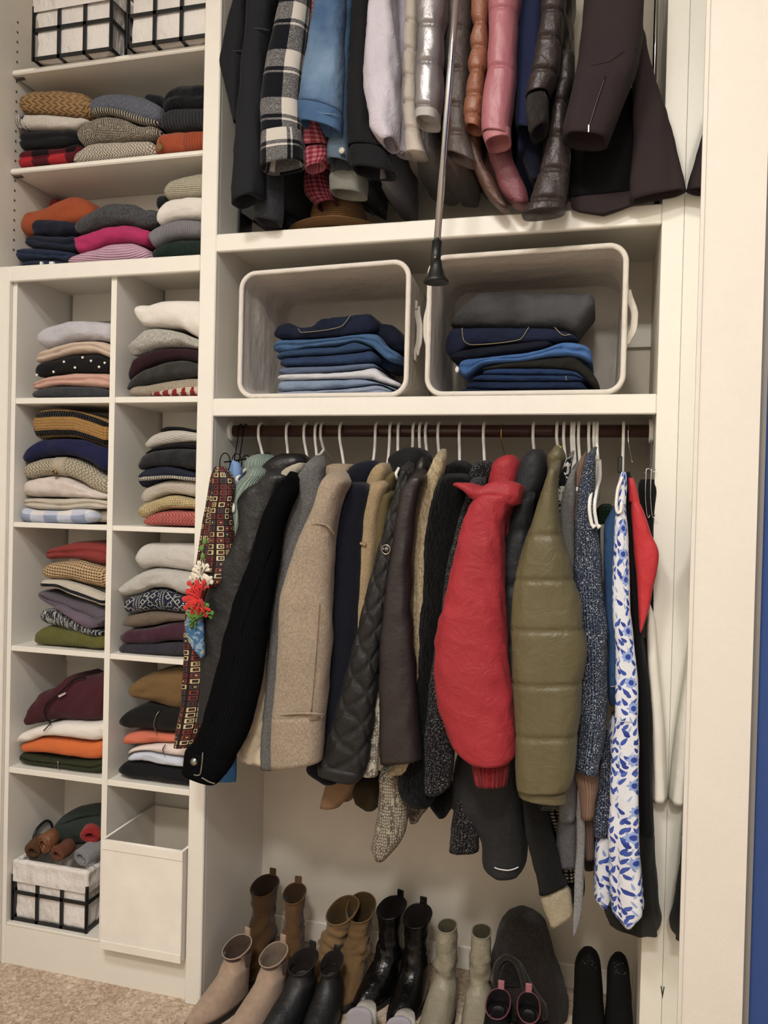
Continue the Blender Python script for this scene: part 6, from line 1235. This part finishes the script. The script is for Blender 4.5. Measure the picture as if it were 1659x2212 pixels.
# ---- straw hat and dark things lying on the upper shelf
c0 = P(735, 498, .14); c0[2] = 2.2815
t = Thing('straw_hat'); th = np.linspace(0, 2*np.pi, 56, endpoint=False); ST = straw()
def hatring(r, z, wob=0): return np.stack([c0[0]+r*1.05*np.cos(th), .122+r*.98*np.sin(th), 2.2865+z+wob*np.cos(2*th)-.1*r*np.sin(th)*.98+.004], 1)
brim = np.array([hatring(.082, .014), hatring(.1, .014, .0), hatring(.12, .013, .001), hatring(.143, .01, .001), hatring(.146, .007, .001), hatring(.12, .009, .001), hatring(.08, .009)])
UVh = np.zeros((7, 57, 2)); UVh[..., 1] = np.arange(7)[:, None]*.03; UVh[..., 0] = np.linspace(0, 1, 57)
t.add('brim', grid(brim, UVh, True, False, False), ST)
crn = np.array([hatring(r, z) for r, z in ((.084, .008), (.083, .04), (.08, .075), (.074, .095), (.06, .104), (.03, .106), (.005, .106))]); UVc = np.zeros((7, 57, 2)); UVc[..., 1] = np.arange(7)[:, None]*.03; UVc[..., 0] = np.linspace(0, 1, 57)
t.add('crown', grid(crn, UVc, True, False, True), ST); t.add('hat_band', grid(np.array([hatring(.086, .012), hatring(.086, .03), hatring(.085, .032)]), None, True, False, False), straw('8a5f34'))
t.done('brown straw hat resting on the shelf under the shirts', 'hat')
# ------------------------------------------------------------------ boots and shoes on the floor
def shoe(name, label, top, h, mat, foot=.24, wid=.08, sh=(.05, .055), yaw=0., slope=.02, tab=None, tabmat=None, group='boots and shoes on the closet floor', lean=(0, 0), wr=0., heel=.02, solemat=None, gore=None, inner=None, ankle=.11, cat='boot', rim=None, narrow=.8, seed=1, tip=.0, flip=False):
    """top: pixel of the middle of the shaft opening; h: height of the opening above the floor; toes point to -Y turned by yaw"""
    c = PZ(top[0], top[1], h); ca, sa = math.cos(yaw), math.sin(yaw); m = 36; a = np.linspace(0, 2*np.pi, m, endpoint=False)
    base = np.array([c[0]-lean[0], c[1]-lean[1], 0.0])
    def W(lx, ly, z):   # local: ly forward towards the toe
        f = z/h; x = lx*ca+ly*sa; y = -ly*ca+lx*sa
        return np.stack([base[0]+x+lean[0]*f, base[1]+y+lean[1]*f, z+0*x], -1)
    sx, sy = sh; rings = []; zs = []
    def ring(z, cy, hl, hw, tilt=0., toe=0.):
        co, si = np.cos(a), np.sin(a); ly = cy+hl*np.sign(co)*np.abs(co)**(.85); lx = hw*si*(1-toe*np.clip(co, 0, 1)**2*.25-.12*toe*np.clip(-co, 0, 1))
        zz = z+tilt*(ly-cy)
        return W(lx, ly, zz)
    fl = foot-sy      # how far the toe reaches in front of the shaft centre
    for f in np.linspace(1, 0, 16):
        z = ankle+(h-ankle)*f; k = f; nar = narrow+(1-narrow)*abs(2*k-1)**1.5 if k < 1 else 1
        rings.append(ring(z, .006*(1-k), sy*nar, sx*nar, -slope*6*(k**3)))
    for z, fr_, w_ in ((ankle*.86, .16, .86), (ankle*.72, .34, .9), (ankle*.58, .55, .96), (ankle*.44, .76, 1.), (ankle*.32, .9, 1.02), (.028, .975, 1.03), (.016, .99, 1.02)):
        front = sy+(fl-sy)*fr_; back = -sy*1.02; rings.append(ring(z, (front+back)/2, (front-back)/2, wid/2*w_, 0, fr_))
    G = np.array(rings); d = fbm(G, (18, 18, 30), seed)*wr*np.clip(1-np.abs(np.linspace(1, -.45, len(G))-.25)*1.3, 0, 1)[:, None]
    G[:, :, 0] += d*np.sin(a)[None]; G[:, :, 1] += d*-np.cos(a)[None]
    L = np.concatenate(([0], np.cumsum(np.linalg.norm(np.diff(G.mean(1), axis=0), axis=1)))); UV = np.zeros((len(G), m+1, 2)); UV[..., 0] = np.linspace(0, .3, m+1); UV[..., 1] = L[:, None]
    t = Thing(name); t.add('upper', grid(G, UV, True, False, True), mat)
    inn = np.array([ring(z, .002, sy*k, sx*k, -slope*6*q) for z, k, q in ((h, .995, 1), (h+.001, .94, 1), (h-.02, .82, .6), (h-.06, .66, 0), (ankle+.01, .5, 0))])
    t.add('lining', grid(inn, None, True, False, True), inner or mat)
    t.add('opening_edge', tube(ring(h, .0, sy*.985, sx*.985, -slope*6), .0022, 6, caps=False, closed=True), rim or mat)
    so = [ring(z, (fl-sy*1.05)/2+.002, (fl+sy*1.1)/2+.004, wid/2*1.08, 0, 1.) for z in (.016, .0005)]; t.add('sole', grid(np.array(so)), solemat or plastic('1c1612', .6))
    if tab:
        tw, thh = tab; e = W(np.array([0.]), np.array([-sy*.97]), np.array([h+slope*6*sy]))[0]; dx = np.array([ca, sa, 0])*tw/2; bk = np.array([-sa*-1*0, 1, 0])*.003
        bx = box(-tw/2, tw/2, -.0035, .0035, -.022, thh, .0012); V = bx[0].copy(); V = np.stack([V[:, 0]*ca-V[:, 1]*sa, V[:, 0]*sa+V[:, 1]*ca, V[:, 2]], 1)+e
        t.add('pull_tab', (V, bx[1], bx[2]), tabmat or mat, smooth=False)
    if gore is not None:
        for s_ in (1, -1):
            q = [W(np.array([s_*(sx*1.0+.0012)]), np.array([ly]), np.array([z]))[0] for ly, z in ((-.018, h-.012), (.012, h-.012), (.006, ankle+.01), (-.012, ankle+.01))]
            q2 = [p+np.array([s_*.002, 0, 0]) for p in q]; V = np.array(q+q2); F = [[0, 1, 2, 3], [7, 6, 5, 4]]+[[i, (i+1) % 4, 4+(i+1) % 4, 4+i] for i in range(4)]
            t.add('elastic_gore', (V, F, np.zeros((24, 2))), gore, smooth=False)
    t.done(label, cat, group); return t
SU1, SU2 = suede('a58c76'), suede('684a2a'); SU3 = suede('86683e'); BKL = leather('0d0c0c', .22, .15, wr=.35); BKM = leather('17181a', .5, .2, wr=.3); TP = leather('928a74', .45, .2, wr=.5); dk = cloth('1c1410')
shoe('ankle_boot', 'tall brown suede boot with a pull tab in the closet corner', (572, 1913), .262, suede('573d20'), sh=(.043, .05), tab=(.022, .022), yaw=-.15, wr=.006, seed=2, foot=.2, slope=.05, inner=suede('2e1e12'), wid=.08)
shoe('ankle_boot', 'tall brown suede boot with a pull tab standing by the tan slouchy pair', (636, 1930), .26, SU2, sh=(.036, .045), tab=(.022, .022), yaw=.1, wr=.006, seed=3, foot=.2, slope=.05, inner=suede('3e2a16'), wid=.08)
shoe('ankle_boot', 'tan suede slouchy boot leaning forward', (740, 1966), .235, SU3, sh=(.045, .05), yaw=-.3, lean=(.05, .0), slope=.085, wr=.009, seed=4, foot=.19, inner=suede('54401f'), wid=.085)
shoe('ankle_boot', 'tan suede slouchy boot leaning behind its pair', (780, 1960), .238, suede('785b36'), sh=(.045, .05), yaw=.1, lean=(.02, .02), slope=.08, wr=.009, seed=5, foot=.19, inner=suede('4c391c'), wid=.085)
shoe('ankle_boot', 'glossy black leather boot with a tab beside the tan slouchy pair', (846, 1960), .25, BKL, sh=(.043, .05), tab=(.022, .022), yaw=-.35, slope=.05, seed=6, foot=.23, inner=dk, wr=.004, wid=.088)
shoe('ankle_boot', 'glossy black leather boot with a tab beside the taupe pair', (902, 1978), .25, BKL, sh=(.042, .05), tab=(.022, .022), yaw=-.15, slope=.05, seed=7, foot=.23, inner=dk, wr=.004, wid=.088)
shoe('ankle_boot', 'taupe leather boot with slouched shaft beside the black leather pair', (966, 2000), .255, TP, sh=(.028, .036), yaw=-.1, slope=.02, seed=8, inner=suede('4c4632'), wr=.006, wid=.085, narrow=1.08)
shoe('ankle_boot', 'taupe leather boot with slouched shaft beside the grey sheepskin boot', (1040, 2012), .255, TP, sh=(.028, .036), yaw=.05, slope=.02, seed=9, inner=suede('4c4632'), wr=.006, wid=.085, narrow=1.08)
shoe('ankle_boot', 'sand suede chelsea boot standing against the closet side', (512, 2045), .165, SU1, sh=(.04, .045), tab=(.02, .024), yaw=-.35, slope=.06, gore=cloth('5c4c40'), seed=10, inner=suede('4a3a30'), wid=.082)
shoe('ankle_boot', 'sand suede chelsea boot beside the matte black pair', (591, 2062), .165, SU1, sh=(.038, .045), tab=(.02, .024), yaw=-.3, slope=.06, gore=cloth('5c4c40'), seed=11, inner=suede('6a5a4c'), wid=.082)
shoe('ankle_boot', 'matte black ankle boot beside the sand suede pair', (655, 2076), .16, BKM, sh=(.04, .046), tab=(.022, .02), yaw=-.3, slope=.07, seed=12, inner=dk, wid=.085)
shoe('ankle_boot', 'matte black ankle boot in front of the tan slouchy pair', (716, 2080), .16, BKM, sh=(.03, .046), tab=(.02, .016), yaw=-.05, slope=.05, seed=13, inner=dk, wid=.085)
FZ = fuzzy('261f1b', .25, '332a25', .7)
t = Thing('sheepskin_boot')
t.add('shaft', rowloft([(1968,1108,1140),(1976,1090,1160),(2000,1078,1178),(2040,1068,1190),(2080,1064,1204),(2130,1070,1222),(2165,1072,1226),(2195,1074,1228)], Y=.25, ry=.06, amp=.006, m=48), FZ)
t.add('folded_collar', rowloft([(2066,1085,1112),(2078,1072,1126),(2105,1068,1140),(2140,1068,1160),(2180,1076,1185),(2200,1080,1188)], Y=.185, ry=.02, amp=.005), fuzzy('2b2420', .25, '38302b', .7))
t.add('opening', rowloft([(2080,1090,1108),(2092,1082,1116),(2112,1078,1124),(2128,1082,1126)], Y=.167, ry=.008, amp=.001), fuzzy('0e0b0a'))  # near-black patch standing in for the shaded hollow inside the boot
t.add('collar_fold', tube([P(a_, b_, .161) for a_, b_ in ((1070,2135),(1070,2100),(1078,2078),(1096,2068),(1114,2078),(1126,2104),(1136,2140),(1150,2175),(1172,2205))], .009, 8, n=30), FZ)
t.done('dark grey fuzzy sheepskin boot slumped over behind black sneakers', 'boot', 'boots and shoes on the closet floor')
def upright(label, px0, px1, ytop, Y, seed):
    t = Thing('studded_shoe'); c = (px0+px1)/2; w = (px1-px0)/2
    t.add('upper', rowloft([(ytop,c-w*.6,c+w*.55),(ytop+8,c-w*.8,c+w*.75),(ytop+30,c-w*.95,c+w*.9),(ytop+60,c-w,c+w),(ytop+110,c-w*1.05,c+w*1.1),(ytop+150,c-w*1.15,c+w*1.2),(ytop+178,c-w*1.2,c+w*1.2)], Y=Y, ry=.035, amp=.002), cloth('0a0a0b', .1, .8, 0))
    rng = np.random.default_rng(seed)
    for k in range(14):
        q = P(c+rng.uniform(-.6, .6)*w, ytop+14+rng.uniform(0, 34), Y-.033); t.add('stud', ball(q, .0016, 6), metal('7c7666', .3))
    t.add('sole', rowloft([(ytop+40,c-w*.9,c+w*.9,Y+.03),(ytop+140,c-w*1.15,c+w*1.15,Y+.03),(ytop+170,c-w*1.2,c+w*1.2,Y+.03)], Y=Y+.03, ry=.012), plastic('0c0c0c', .6))
    t.done(label, 'shoe', 'boots and shoes on the closet floor')
upright('black studded slip-on shoe propped upright beside the sheepskin boot', 1240, 1300, 2052, .13, 1)
upright('black studded slip-on shoe propped upright beside the closet frame', 1310, 1362, 2064, .13, 2)
PKT = leather('b06a74', .35)
shoe('sneaker', 'black slip-on sneaker with a pink heel tab next to the taupe boots', (1076, 2168), .105, cloth('0e0e10', .1, .8, 0), sh=(.034, .05), tab=(.018, .024), tabmat=PKT, yaw=-.05, slope=.05, seed=20, inner=cloth('0a0a0a'), ankle=.075, cat='sneaker', rim=leather('7c3c48', .4), foot=.24)
shoe('sneaker', 'black slip-on sneaker with a pink heel tab next to the studded shoes', (1142, 2176), .105, cloth('0e0e10', .1, .8, 0), sh=(.032, .05), tab=(.018, .024), tabmat=PKT, yaw=.1, slope=.05, seed=21, inner=cloth('0a0a0a'), ankle=.075, cat='sneaker', rim=leather('7c3c48', .4), foot=.24)
for px, py, lb in ((776, 2192, 'white sneaker with grey tongue in front of the glossy black boots'), (862, 2212, 'white sneaker with grey tongue beside the taupe boot')):
    t = Thing('sneaker'); q = PZ(px, py, .115); x, y = q[0], q[1]
    t.add('tongue', rowloft([(py-16,px-14,px+14),(py-10,px-24,px+24),(py+4,px-28,px+28),(py+28,px-27,px+27)], Y=y, ry=.008, amp=.001), cloth('9a97a0', .06))
    k = []
    th = np.linspace(0, 2*np.pi, 32, endpoint=False)
    for z, l0, l1, w in ((.095, -.0, .085, .028), (.07, -.06, .09, .036), (.045, -.12, .092, .042), (.02, -.155, .094, .044), (.002, -.155, .094, .044)):
        k.append(np.stack([x+w*np.sin(th), y+(l0+l1)/2+(l1-l0)/2*np.cos(th)+.02, np.full(32, z)], 1))
    t.add('upper', grid(np.array(k)), leather('c8c2ba', .4)); t.add('sole', grid(np.array([k[-2]*np.array([1, 1, 1]), k[-1]])), plastic('d8d4cc'))
    t.done(lb, 'sneaker', 'boots and shoes on the closet floor')
# thin dark wire leaning at the foot of the mirror
t = Thing('thin_cable'); t.add('cable', tube([P(1428, 2130, -.03), P(1434, 2170, -.04), P(1440, 2212, -.05), P(1452, 2290, -.06)], .0015, 6, n=16), plastic('2a241e'))
t.done('thin dark cable leaning at the foot of the mirror', 'cable')
